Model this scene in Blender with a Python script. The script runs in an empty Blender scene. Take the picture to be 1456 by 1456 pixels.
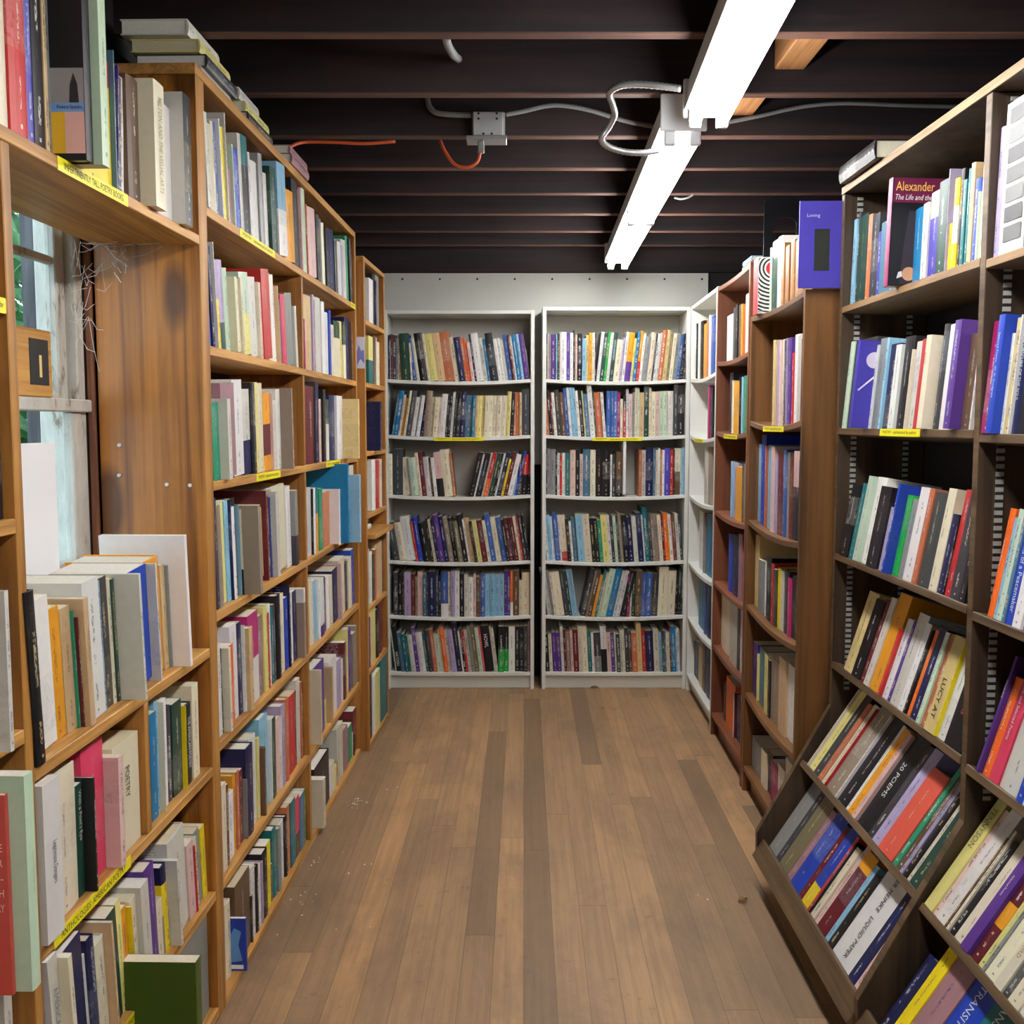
import bpy, bmesh, math, random
from mathutils import Vector, Matrix
S = bpy.context.scene
COL = S.collection
R = random.Random(7)

# ------------------------------------------------------------------ camera, world, exposure
F = 1456.0                      # focal length in pixels of the 1456 px frame
PITCH = math.atan(124 / 1456.0)
CAMH = 1.42
cd = bpy.data.cameras.new('camera'); cam = bpy.data.objects.new('camera', cd); COL.objects.link(cam)
cd.sensor_fit = 'HORIZONTAL'; cd.sensor_width = 36.0; cd.lens = 36.0 * F / 1456.0; cd.clip_start = 0.02
cam.location = (0, 0, CAMH); cam.rotation_euler = (math.pi / 2 - PITCH, 0, 0)
S.camera = cam
w = bpy.data.worlds.new('overcast_sky'); S.world = w; w.use_nodes = True
w.node_tree.nodes['Background'].inputs[0].default_value = (0.72, 0.85, 1.0, 1)
w.node_tree.nodes['Background'].inputs[1].default_value = 2.6
S.view_settings.view_transform = 'Standard'; S.view_settings.look = 'None'
S.view_settings.gamma = 1; S.view_settings.use_curve_mapping = False
S.view_settings.exposure = 0.8
TUBE = 27.0                     # brightness of the fluorescent tubes

# ------------------------------------------------------------------ small helpers
def lin(c):
    return tuple(((v / 255.0) / 12.92 if v / 255.0 <= 0.04045 else ((v / 255.0 + 0.055) / 1.055) ** 2.4) for v in c[:3])

class NT:
    def __init__(s, name):
        s.m = bpy.data.materials.new(name); s.m.use_nodes = True; s.t = s.m.node_tree
        s.b = s.t.nodes['Principled BSDF']
    def n(s, typ, **kw):
        nd = s.t.nodes.new(typ)
        for k, v in kw.items():
            if k.startswith('i_'):
                nd.inputs[int(k[2:])].default_value = v
            else: setattr(nd, k, v)
        return nd
    def l(s, a, b): s.t.links.new(a, b)
    def math(s, op, a, b=None, c=None):
        nd = s.t.nodes.new('ShaderNodeMath'); nd.operation = op
        for i, v in enumerate((a, b, c)):
            if v is None: continue
            if isinstance(v, (int, float)): nd.inputs[i].default_value = v
            else: s.l(v, nd.inputs[i])
        return nd.outputs[0]
    def mix(s, f, a, b, typ='MIX'):
        nd = s.t.nodes.new('ShaderNodeMix'); nd.data_type = 'RGBA'; nd.blend_type = typ
        for i, v in ((0, f), (6, a), (7, b)):
            if isinstance(v, (int, float)): nd.inputs[i].default_value = v
            elif isinstance(v, tuple): nd.inputs[i].default_value = (*v[:3], 1)
            else: s.l(v, nd.inputs[i])
        return nd.outputs[2]
    def ramp(s, f, stops):
        nd = s.t.nodes.new('ShaderNodeValToRGB'); e = nd.color_ramp.elements
        while len(e) < len(stops): e.new(0.5)
        for i, (p, c) in enumerate(stops): e[i].position = p; e[i].color = (*c[:3], 1)
        s.l(f, nd.inputs[0]); return nd.outputs[0]
    def base(s, o): s.l(o, s.b.inputs['Base Color'])
    def coord(s, scale=(1, 1, 1), rot=(0, 0, 0), geo=False):
        if geo: src = s.n('ShaderNodeNewGeometry').outputs['Position']
        else: src = s.n('ShaderNodeTexCoord').outputs['Object']
        mp = s.n('ShaderNodeMapping'); mp.inputs['Scale'].default_value = scale; mp.inputs['Rotation'].default_value = rot
        s.l(src, mp.inputs[0]); return mp.outputs[0]
    def noise(s, vec, scale=5, detail=4, rough=0.55, dist=0.0):
        nd = s.n('ShaderNodeTexNoise'); nd.inputs['Scale'].default_value = scale; nd.inputs['Detail'].default_value = detail
        nd.inputs['Roughness'].default_value = rough; nd.inputs['Distortion'].default_value = dist
        s.l(vec, nd.inputs['Vector']); return nd.outputs[0]
    def bump(s, h, st=0.2, d=0.002):
        nd = s.n('ShaderNodeBump'); nd.inputs['Strength'].default_value = st; nd.inputs['Distance'].default_value = d
        s.l(h, nd.inputs['Height']); s.l(nd.outputs[0], s.b.inputs['Normal'])

MATS = {}
def plain(name, c, rough=0.5, metal=0.0, var=0.0, vscale=20):
    if name in MATS: return MATS[name]
    t = NT(name); t.b.inputs['Roughness'].default_value = rough; t.b.inputs['Metallic'].default_value = metal
    c = lin(c)
    if var:
        n = t.noise(t.coord(geo=True), vscale, 4)
        t.base(t.mix(n, tuple(v * (1 - var) for v in c), tuple(min(1, v * (1 + var)) for v in c)))
    else: t.b.inputs['Base Color'].default_value = (*c, 1)
    MATS[name] = t.m; return t.m

def wood(name, light, dark, axis='z', gs=1.0, knots=0.0, rough=0.5, wear=0.15, fine=0.5, geo=True):
    """straight grained timber: streaks along axis, optional knots"""
    t = NT(name); light = lin(light); dark = lin(dark)
    lo = 1.3 * gs; hi = 26 * gs
    sc = {'x': (lo, hi, hi), 'y': (hi, lo, hi), 'z': (hi, hi, lo)}[axis]
    v = t.coord(sc, geo=geo)
    a = t.noise(v, 1.0, 5, 0.6, 0.7)
    sc2 = tuple(q * 6 if q == hi else q * 2 for q in sc)
    b = t.noise(t.coord(sc2, geo=geo), 1.0, 3, 0.5)
    f = t.math('ADD', t.math('MULTIPLY', a, 1 - fine * .5), t.math('MULTIPLY', b, fine * .5))
    c = t.ramp(f, [(0.40, dark), (0.50, tuple((p * .55 + q * .45) for p, q in zip(light, dark))), (0.62, light)])
    if knots:
        ks = {'x': (1.6, 4, 4), 'y': (4, 1.6, 4), 'z': (4, 4, 1.6)}[axis]
        vo = t.n('ShaderNodeTexVoronoi'); vo.inputs['Scale'].default_value = 1.35
        t.l(t.coord(ks, geo=geo), vo.inputs['Vector'])
        k = t.ramp(vo.outputs[0], [(0.10 * knots, (1, 1, 1)), (0.16 * knots, (0, 0, 0))])
        c = t.mix(t.math('MULTIPLY', k, 0.8), c, tuple(q * 0.35 for q in dark))
    wn = t.noise(t.coord(geo=True), 3.1, 5, 0.65)
    c = t.mix(t.math('MULTIPLY', t.ramp(wn, [(0.45, (0, 0, 0)), (0.7, (1, 1, 1))]), wear), c, tuple(q * 0.45 for q in dark))
    t.base(c); t.b.inputs['Roughness'].default_value = rough; t.bump(f, 0.15, 0.001)
    MATS[name] = t.m; return t.m

M_PINE = wood('oiled pine edge', (208, 156, 84), (156, 108, 50), 'y', 1, 0, 0.5, 0.14)
M_PINEZ = wood('oiled pine upright', (188, 134, 64), (138, 92, 38), 'z', 1, 0, 0.5, 0.16)
M_PINEPANEL = wood('dark oiled pine panel', (200, 130, 48), (116, 66, 18), 'z', .55, 1.5, 0.38, 0.3, .5)
M_PINEPANELF = wood('pine divider panel', (182, 124, 56), (130, 82, 32), 'z', .8, 0.9, 0.45, 0.16, .5)
M_BROWN = wood('walnut laminate upright', (128, 86, 44), (78, 50, 24), 'z', .55, 0, 0.4, 0.05, .25)
M_BROWNY = wood('walnut laminate shelf', (124, 82, 44), (84, 54, 28), 'y', .6, 0, 0.4, 0.05, .25)
M_TEAK = wood('red brown laminate upright', (128, 74, 46), (94, 52, 32), 'z', .55, 0, 0.4, 0.05, .25)
M_TEAKY = wood('red brown laminate shelf', (136, 80, 52), (100, 56, 36), 'y', .6, 0, 0.4, 0.05, .25)
M_DARK = wood('dark stained plywood', (82, 63, 44), (50, 37, 26), 'z', .7, 0, 0.5, 0.2, .4)
M_DARKY = wood('dark stained shelf board', (112, 89, 62), (74, 56, 38), 'y', .8, 0, 0.5, 0.2, .5)
M_DARKED = wood('worn front edge', (172, 138, 98), (122, 92, 60), 'y', .9, 0, 0.55, 0.25, .5)
M_DARKB = plain('black back board', (30, 24, 22), 0.7, var=.2)  # black painted in for the dark gap behind the books
M_JOIST = wood('dark stained joist', (46, 28, 28), (20, 14, 20), 'x', .6, 0, 0.65, 0.5, .5)
M_JOIST_LIT = wood('lit joist underside', (108, 72, 58), (64, 40, 36), 'x', .6, 0, 0.7, 0.3, .6)  # same timber, painted paler for the strip light catching the undersides
M_DECK = plain('ceiling boards dark', (26, 22, 30), 0.8, var=.3)
M_PALEW = wood('fresh pale timber', (205, 150, 95), (160, 105, 62), 'y', 1, 0, 0.6, 0.1)
M_WHITE = plain('white laminate', (226, 228, 222), 0.38, var=.02, vscale=3)
M_WALLW = plain('painted white board', (206, 206, 198), 0.6, var=.07, vscale=4)
M_DWALL = wood('dark plank wall', (34, 25, 28), (18, 14, 18), 'x', .6, 0, 0.7, 0.4)
M_METAL = plain('galvanised steel', (170, 172, 174), 0.35, 0.8, var=.1)
M_STRIP = plain('slotted shelf standard', (176, 174, 168), 0.45, 0.4, var=.1)
M_FIXW = plain('white enamel fixture', (225, 228, 232), 0.4)
M_YEL = plain('yellow label tape', (238, 226, 20), 0.45)
M_INK = plain('black print', (24, 22, 24), 0.6)
M_BLACK = plain('black enamel', (16, 18, 24), 0.35)
M_ORANGE = plain('orange cable jacket', (196, 84, 40), 0.5)
M_GREYC = plain('grey cable sheath', (120, 122, 122), 0.6)

# peeling paint on the old window
def peeling():
    t = NT('peeling white paint'); g = t.coord((6, 6, 2.2), geo=True)
    n = t.noise(g, 3.4, 8, 0.7, 0.4)
    c = t.ramp(n, [(0.30, lin((96, 66, 50))), (0.37, lin((136, 118, 104))), (0.44, lin((184, 180, 170))), (0.8, lin((214, 212, 204)))])
    t.base(c); t.b.inputs['Roughness'].default_value = 0.75; t.bump(n, 0.5, 0.003); MATS['peeling'] = t.m; return t.m
M_PEEL = peeling()
M_CASING = wood('old brown casing', (136, 86, 56), (92, 52, 34), 'z', 1, 0, 0.7, 0.4)
def glass():
    t = NT('window glass'); b = t.b
    b.inputs['Base Color'].default_value = (0.9, 1, 0.98, 1); b.inputs['Roughness'].default_value = 0.02
    b.inputs['Transmission Weight'].default_value = 1.0; b.inputs['IOR'].default_value = 1.01
    b.inputs['Specular IOR Level'].default_value = 0.5
    MATS['glass'] = t.m; return t.m
M_GLASS = glass()

def floor_mat():
    t = NT('worn fir floorboards')
    geo = t.n('ShaderNodeNewGeometry'); sp = t.n('ShaderNodeSeparateXYZ'); t.l(geo.outputs['Position'], sp.inputs[0])
    x0 = t.math('SUBTRACT', sp.outputs[0], t.math('MULTIPLY', sp.outputs[1], 0.012))
    W = 0.0815
    xi = t.math('DIVIDE', x0, W); col = t.math('FLOOR', xi); fx = t.math('FRACT', xi)
    wn = t.n('ShaderNodeTexWhiteNoise', noise_dimensions='1D'); t.l(col, wn.inputs['W'])
    yy = t.math('ADD', t.math('DIVIDE', sp.outputs[1], 1.9), t.math('MULTIPLY', wn.outputs[0], 7.3))
    row = t.math('FLOOR', yy); fy = t.math('FRACT', yy)
    wn2 = t.n('ShaderNodeTexWhiteNoise', noise_dimensions='2D'); cb = t.n('ShaderNodeCombineXYZ')
    t.l(col, cb.inputs[0]); t.l(row, cb.inputs[1]); t.l(cb.outputs[0], wn2.inputs['Vector'])
    base = t.ramp(wn2.outputs[0], [(0.0, lin((136, 108, 80))), (0.18, lin((156, 124, 90))), (0.5, lin((168, 133, 96))), (0.85, lin((180, 141, 100))), (1.0, lin((192, 148, 102)))])
    off = t.math('MULTIPLY', wn2.outputs[0], 40.0)
    cb2 = t.n('ShaderNodeCombineXYZ'); t.l(t.math('MULTIPLY', x0, 70.0), cb2.inputs[0]); t.l(t.math('MULTIPLY', sp.outputs[1], 2.2), cb2.inputs[1]); t.l(off, cb2.inputs[2])
    gr = t.noise(cb2.outputs[0], 1.0, 5, 0.65)
    c = t.mix(t.ramp(gr, [(0.3, (1, 1, 1)), (0.62, (0, 0, 0))]), base, lin((100, 78, 56)), 'MIX')
    c = t.mix(0.62, c, base)
    # worn and dirty patches, greyer towards the walls
    pn = t.noise(t.coord((1.1, .5, 1), geo=True), 2.4, 7, 0.7, .4)
    c = t.mix(t.math('MULTIPLY', t.ramp(pn, [(0.46, (0, 0, 0)), (0.68, (1, 1, 1))]), 0.6), c, lin((104, 86, 68)))
    sp2 = t.noise(t.coord(geo=True), 17, 6, 0.75)
    c = t.mix(t.math('MULTIPLY', t.ramp(sp2, [(0.60, (0, 0, 0)), (0.72, (1, 1, 1))]), 0.45), c, lin((70, 54, 44)))
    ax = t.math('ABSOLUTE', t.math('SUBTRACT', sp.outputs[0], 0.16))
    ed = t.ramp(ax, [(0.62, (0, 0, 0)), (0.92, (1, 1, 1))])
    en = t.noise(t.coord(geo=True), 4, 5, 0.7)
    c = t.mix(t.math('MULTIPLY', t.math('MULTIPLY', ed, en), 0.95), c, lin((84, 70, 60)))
    gapx = t.math('LESS_THAN', t.math('ABSOLUTE', t.math('SUBTRACT', fx, 0.5)), 0.483)
    gapy = t.math('LESS_THAN', t.math('ABSOLUTE', t.math('SUBTRACT', fy, 0.5)), 0.4988)
    g = t.math('MULTIPLY', gapx, gapy)
    c = t.mix(t.math('MULTIPLY', t.math('SUBTRACT', 1.0, g), 0.38), c, lin((74, 56, 42)))
    t.base(c); t.b.inputs['Roughness'].default_value = 0.55; t.bump(g, 0.25, 0.002)
    MATS['floor'] = t.m; return t.m
M_FLOOR = floor_mat()

def book_mat():
    """covers: cloth and paper colours, a second colour band, and rows of small unreadable print"""
    t = NT('book cover')
    a = lambda n: t.n('ShaderNodeAttribute', attribute_name=n)
    c1, c2, ink, inf = a('col'), a('col2'), a('ink'), a('info')
    si = t.n('ShaderNodeSeparateColor'); t.l(inf.outputs['Color'], si.inputs[0])
    flag, seed, lo = si.outputs[0], si.outputs[1], si.outputs[2]
    hi = a('hi').outputs['Fac']
    uv = t.n('ShaderNodeUVMap'); uv.uv_map = 'UV'
    su = t.n('ShaderNodeSeparateXYZ'); t.l(uv.outputs[0], su.inputs[0]); u, v = su.outputs[0], su.outputs[1]
    inb = t.math('MULTIPLY', t.math('GREATER_THAN', v, lo), t.math('LESS_THAN', v, hi))
    c = t.mix(inb, c1.outputs['Color'], c2.outputs['Color'])
    def wn(*xs):
        cb = t.n('ShaderNodeCombineXYZ')
        for i, x in enumerate(xs): 
            if isinstance(x, (int, float)): cb.inputs[i].default_value = x
            else: t.l(x, cb.inputs[i])
        w_ = t.n('ShaderNodeTexWhiteNoise', noise_dimensions='3D'); t.l(cb.outputs[0], w_.inputs['Vector']); return w_.outputs[0]
    # some jackets carry a mottled picture on part of the height
    pic = t.math('GREATER_THAN', wn(seed, 12.1, 6.0), 0.66); pa = t.math('MULTIPLY', wn(seed, 15.5, 8.0), 0.6)
    pm = t.math('MULTIPLY', t.math('MULTIPLY', t.math('GREATER_THAN', v, pa), t.math('LESS_THAN', v, t.math('ADD', pa, 0.38))), pic)
    pn = t.noise(t.coord((1, 1, 1), geo=True), 42, 5, 0.7, 1.2)
    pt = t.ramp(pn, [(0.40, (0, 0, 0)), (0.47, (.45, .45, .45)), (0.55, (.2, .2, .2)), (0.64, (1, 1, 1))])
    pm = t.math('MULTIPLY', t.math('MULTIPLY', pm, t.math('GREATER_THAN', flag, 0.4)), 0.7)
    c = t.mix(t.math('MULTIPLY', pm, pt), c, t.mix(0.55, ink.outputs['Color'], c1.outputs['Color']))
    s2 = wn(seed, 3.3, 1.0); s3 = wn(seed, 7.7, 2.0); s4 = wn(seed, 1.7, 4.0)
    wd = t.math('MULTIPLY', inf.outputs['Alpha'], 0.1)                      # thickness of the book in metres
    ls = t.math('ADD', 0.0022, t.math('MULTIPLY', s4, 0.0022))              # size of a letter
    um = t.math('MULTIPLY', t.math('ABSOLUTE', t.math('SUBTRACT', u, 0.5)), wd)
    nv = t.math('DIVIDE', 0.24, ls)
    cell = wn(t.math('FLOOR', t.math('MULTIPLY', v, nv)), t.math('FLOOR', t.math('DIVIDE', t.math('MULTIPLY', u, wd), t.math('MULTIPLY', ls, 0.6))), seed)
    word = wn(t.math('FLOOR', t.math('MULTIPLY', v, 13)), seed, 5.0)
    letters = t.math('MULTIPLY', t.math('GREATER_THAN', cell, 0.45), t.math('GREATER_THAN', word, 0.25))
    blk = t.math('MULTIPLY', t.math('GREATER_THAN', v, t.math('ADD', 0.34, t.math('MULTIPLY', s2, 0.22))), t.math('LESS_THAN', v, t.math('SUBTRACT', 0.93, t.math('MULTIPLY', s3, 0.15))))
    blk2 = t.math('MULTIPLY', t.math('GREATER_THAN', v, 0.12), t.math('LESS_THAN', v, 0.25))
    blk = t.math('MAXIMUM', blk, blk2)
    mid = t.math('LESS_THAN', um, t.math('MINIMUM', t.math('MULTIPLY', wd, 0.3), ls))
    logo = t.math('MULTIPLY', t.math('LESS_THAN', t.math('ABSOLUTE', t.math('SUBTRACT', v, 0.05)), 0.009), t.math('LESS_THAN', um, t.math('MINIMUM', t.math('MULTIPLY', wd, .2), 0.003)))
    m = t.math('MAXIMUM', t.math('MULTIPLY', t.math('MULTIPLY', letters, blk), mid), logo)
    isspine = t.math('GREATER_THAN', flag, 0.7)
    m = t.math('MULTIPLY', m, isspine)
    # lines of type on the cover
    line = t.math('LESS_THAN', t.math('FRACT', t.math('MULTIPLY', v, 34)), 0.42)
    wl = wn(t.math('FLOOR', t.math('MULTIPLY', v, 34)), t.math('FLOOR', t.math('MULTIPLY', u, 22)), seed)
    para = wn(t.math('FLOOR', t.math('MULTIPLY', v, 6)), seed, 9.0)
    lm = t.math('MULTIPLY', t.math('MULTIPLY', line, t.math('GREATER_THAN', wl, 0.3)), t.math('GREATER_THAN', para, 0.45))
    ub = t.math('LESS_THAN', t.math('ABSOLUTE', t.math('SUBTRACT', u, 0.5)), 0.34)
    lm = t.math('MULTIPLY', t.math('MULTIPLY', lm, ub), t.math('MULTIPLY', t.math('MULTIPLY', t.math('GREATER_THAN', flag, 0.4), t.math('SUBTRACT', 1.0, isspine)), t.math('GREATER_THAN', s2, 0.6)))
    m = t.math('ADD', t.math('MULTIPLY', m, 0.66), t.math('MULTIPLY', lm, 0.35))
    c = t.mix(m, c, ink.outputs['Color'])
    n = t.noise(t.coord(geo=True), 60, 3, 0.6)
    c = t.mix(t.math('MULTIPLY', n, 0.35), c, (0.62, 0.6, 0.56), 'MULTIPLY')
    t.base(c); t.b.inputs['Roughness'].default_value = 0.42; t.b.inputs['Specular IOR Level'].default_value = 0.4
    MATS['book'] = t.m; return t.m
M_BOOK = book_mat()
def page_mat():
    t = NT('page block'); at = t.n('ShaderNodeAttribute', attribute_name='col')
    n = t.noise(t.coord((1, 1, 1), geo=True), 160, 2, 0.5)
    c = t.mix(t.math('MULTIPLY', n, 0.35), at.outputs['Color'], lin((150, 135, 110)))
    t.base(c); t.b.inputs['Roughness'].default_value = 0.9; MATS['pages'] = t.m; return t.m
M_PAGES = page_mat()

# ------------------------------------------------------------------ frames and meshes
class Frame:
    """O + a*U + b*N + c*W : U along the shelf, N out towards the aisle, W up"""
    def __init__(s, O, U, N, W=(0, 0, 1)):
        s.O, s.U, s.N, s.W = Vector(O), Vector(U).normalized(), Vector(N).normalized(), Vector(W).normalized()
    def p(s, a, b, c): return s.O + s.U * a + s.N * b + s.W * c
    def det(s): return s.U.cross(s.N).dot(s.W)
WORLD = Frame((0, 0, 0), (1, 0, 0), (0, 1, 0))

def mesh_obj(name, verts, faces, mats, parent=None, origin=None, midx=None, smooth=False):
    o0 = Vector(origin) if origin is not None else Vector((0, 0, 0))
    me = bpy.data.meshes.new(name); me.from_pydata([tuple(Vector(v) - o0) for v in verts], [], faces)
    for m in (mats if isinstance(mats, (list, tuple)) else [mats]): me.materials.append(m)
    if midx: me.polygons.foreach_set('material_index', midx)
    bm = bmesh.new(); bm.from_mesh(me); bmesh.ops.recalc_face_normals(bm, faces=bm.faces); bm.to_mesh(me); bm.free()
    if smooth:
        for p in me.polygons: p.use_smooth = True
    ob = bpy.data.objects.new(name, me); COL.objects.link(ob)
    if parent is not None:
        ob.parent = parent; ob.location = o0 - parent.location
    else: ob.location = o0
    return ob

BOXF = [(0, 1, 2, 3), (7, 6, 5, 4), (0, 4, 5, 1), (1, 5, 6, 2), (2, 6, 7, 3), (3, 7, 4, 0)]
def boxv(f, a0, a1, b0, b1, c0, c1):
    return [f.p(a0, b0, c0), f.p(a1, b0, c0), f.p(a1, b1, c0), f.p(a0, b1, c0), f.p(a0, b0, c1), f.p(a1, b0, c1), f.p(a1, b1, c1), f.p(a0, b1, c1)]

def bevel(ob, wd=0.0015, seg=1):
    m = ob.modifiers.new('bevel', 'BEVEL'); m.width = wd; m.segments = seg; m.limit_method = 'ANGLE'
    return ob

def board(name, f, a0, a1, b0, b1, c0, c1, mat, parent=None, sag=0.0, bev=0.0015, edge=None):
    """a plank; optional sag along a, optional other material on the face towards the aisle (b1)"""
    if not sag:
        fcs = list(BOXF); v = boxv(f, a0, a1, b0, b1, c0, c1)
        mi = [1 if (edge and i == 4) else 0 for i in range(6)]
    else:
        n = 10; v = []; fcs = []; mi = []
        for i in range(n + 1):
            t = i / n; a = a0 + (a1 - a0) * t; dz = -sag * 4 * t * (1 - t)
            v += [f.p(a, b0, c0 + dz), f.p(a, b1, c0 + dz), f.p(a, b1, c1 + dz), f.p(a, b0, c1 + dz)]
        for i in range(n):
            k = 4 * i
            for j in range(4):
                q = (j + 1) % 4
                fcs.append((k + j, k + q, k + 4 + q, k + 4 + j)); mi.append(1 if (edge and j == 1) else 0)
        fcs += [(0, 1, 2, 3), (4 * n + 3, 4 * n + 2, 4 * n + 1, 4 * n)]; mi += [0, 0]
    ob = mesh_obj(name, v, fcs, [mat, edge] if edge else mat, parent, f.p((a0 + a1) / 2, b0, c0), mi)
    if bev: bevel(ob, bev)
    return ob

def empty(name, loc, label=None, cat=None, group=None):
    o = bpy.data.objects.new(name, None); COL.objects.link(o); o.location = loc; o.empty_display_size = 0.05
    return tag(o, label, cat, group)
def tag(o, label=None, cat=None, group=None, kind=None):
    if label: o['label'] = label
    if cat: o['category'] = cat
    if group: o['group'] = group
    if kind: o['kind'] = kind
    return o
def structure(o): o['kind'] = 'structure'; return o

def tube(name, pts, r, mat, parent=None, origin=None, seg=8, ridges=0):
    """a round tube through pts (Catmull-Rom smoothed)"""
    P = [Vector(p) for p in pts]; sm = []
    if len(P) > 2:
        Q = [P[0] * 2 - P[1]] + P + [P[-1] * 2 - P[-2]]
        for i in range(1, len(Q) - 2):
            st = max(4, int((Q[i + 1] - Q[i]).length / 0.012)) if ridges else 6
            for k in range(st):
                t = k / st; a, b, c, d = Q[i - 1], Q[i], Q[i + 1], Q[i + 2]
                sm.append(0.5 * ((2 * b) + (c - a) * t + (2 * a - 5 * b + 4 * c - d) * t * t + (3 * b - a - 3 * c + d) * t ** 3))
        sm.append(P[-1])
    else: sm = P
    if ridges:
        q = []
        for i in range(len(sm) - 1):
            q += [sm[i], (sm[i] + sm[i + 1]) / 2]
        sm = q + [sm[-1]]
    v = []; fc = []; up = Vector((0.13, 0.21, 0.97)).normalized()
    for i, p in enumerate(sm):
        d = (sm[min(i + 1, len(sm) - 1)] - sm[max(i - 1, 0)]).normalized()
        x = d.cross(up).normalized(); y = d.cross(x).normalized()
        rr = r * (1 + (0.16 if (ridges and i % 2) else 0))
        for k in range(seg):
            an = 2 * math.pi * k / seg; v.append(p + x * rr * math.cos(an) + y * rr * math.sin(an))
    for i in range(len(sm) - 1):
        for k in range(seg):
            k2 = (k + 1) % seg; fc.append((i * seg + k, i * seg + k2, (i + 1) * seg + k2, (i + 1) * seg + k))
    fc.append(tuple(range(seg))); fc.append(tuple(range(len(sm) * seg - 1, (len(sm) - 1) * seg - 1, -1)))
    return mesh_obj(name, v, fc, mat, parent, origin if origin is not None else sm[0], smooth=True)

def merged(name, boxes, mat, parent=None, origin=None):
    v = []; fc = []
    for b in boxes:
        k = len(v); v += b; fc += [tuple(i + k for i in q) for q in BOXF]
    return mesh_obj(name, v, fc, mat, parent, origin)

def text(name, s, centre, xdir, ydir, width, height, mat, parent, shear=0.0, free=False):
    """flat lettering turned into a mesh and fitted into width x height, lying on a surface"""
    cu = bpy.data.curves.new(name, 'FONT'); cu.body = s; cu.size = 1.0; cu.shear = shear; cu.resolution_u = 2
    tmp = bpy.data.objects.new(name, cu); me = bpy.data.meshes.new_from_object(tmp)
    bpy.data.objects.remove(tmp); bpy.data.curves.remove(cu)
    xs = [v.co.x for v in me.vertices]; ys = [v.co.y for v in me.vertices]
    x0, x1, y0, y1 = min(xs), max(xs), min(ys), max(ys)
    sy = height / (y1 - y0); sx = width / (x1 - x0)
    if free: sx = min(sx, sy * .85); sy = min(sy, sx * 2.2)
    X, Y = Vector(xdir).normalized(), Vector(ydir).normalized(); c = Vector(centre); o0 = c
    for v in me.vertices:
        p = X * ((v.co.x - (x0 + x1) / 2) * sx) + Y * ((v.co.y - (y0 + y1) / 2) * sy); v.co = p
    me.materials.clear(); me.materials.append(mat)
    ob = bpy.data.objects.new(name, me); COL.objects.link(ob)
    if parent is not None: ob.parent = parent; ob.location = o0 - parent.location
    else: ob.location = o0
    return ob

# ------------------------------------------------------------------ projection of the camera set above, to read measured positions
cP, sP = math.cos(PITCH), math.sin(PITCH)
def proj(p):
    z = p[2] - CAMH; zc = p[1] * cP - z * sP; yc = p[1] * sP + z * cP
    return 728 + F * p[0] / zc, 728 - F * yc / zc
def bis(fn, lo, hi, target, n=40):
    flo = fn(lo) < target
    for _ in range(n):
        m = (lo + hi) / 2
        if (fn(m) < target) == flo: lo = m
        else: hi = m
    return (lo + hi) / 2
# ------------------------------------------------------------------ the fluorescent fixtures (the room's light)
def emit(name, c, st):
    t = NT(name); t.b.inputs['Emission Color'].default_value = (*c, 1); t.b.inputs['Emission Strength'].default_value = st
    t.b.inputs['Base Color'].default_value = (0.9, 0.9, 0.9, 1); return t.m
M_TUBE = emit('lit fluorescent tube', (1.0, 0.985, 0.96), TUBE)
ZT = 2.236
def fixture(p0, p1, label, lamps=2):
    p0, p1 = Vector(p0), Vector(p1); d = p1 - p0; L = d.length; U = d.normalized(); N = Vector((U.y, -U.x, 0))
    f = Frame(p0, U, N); r = empty('fluorescent_fixture', (p0 + p1) / 2 + Vector((0, 0, 2.34)), label, 'light fixture', 'fluorescent strip lights')
    z0 = 2.262
    v = []; prof = [(-.052, 2.352), (.052, 2.352), (.062, z0 + .012), (.034, z0), (-.034, z0), (-.062, z0 + .012)]
    for a in (0, L): v += [f.p(a, b, c) for b, c in prof]
    fc = [tuple(range(6)), tuple(range(11, 5, -1))] + [(i, (i + 1) % 6, 6 + (i + 1) % 6, 6 + i) for i in range(6)]
    mesh_obj('housing', v, fc, M_FIXW, r)
    for a in (-.012, L):
        bevel(mesh_obj('end_cap', boxv(f, a, a + .012, -.066, .066, z0 - .01, 2.355), BOXF, M_FIXW, r), .003)
    seg = L / lamps
    for k in range(lamps):
        a0, a1 = k * seg + .022, (k + 1) * seg - .022
        for b in (-.036, .036):
            tube('tube', [f.p(a0, b, ZT), f.p(a1, b, ZT)], .0155, M_TUBE, r, seg=12)
            for aa, sgn in ((a0, -1), (a1, 1)):
                bevel(mesh_obj('lamp_holder', boxv(f, aa - .004 + (.0 if sgn > 0 else -.012), aa + .004 + (.012 if sgn > 0 else 0), b - .016, b + .016, ZT - .018, z0 + .012), BOXF, M_FIXW, r), .003)
    return r, f, L
fixA, FA, LA = fixture((0.415, 0.42, 0), (0.531, 2.86, 0), 'white twin tube strip light nearest the camera, running out of the top of the picture')
fixB, FBx, LB = fixture((0.488, 3.0, 0), (0.545, 5.38, 0), 'white twin tube strip light further down the aisle, ending above the back bookcases')
fixC, FCx, LC = fixture((0.33, -2.5, 0), (0.41, 0.2, 0), 'added white twin tube strip light, unseen behind the viewer')  # extra strip added out of view to light the near shelves

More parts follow.
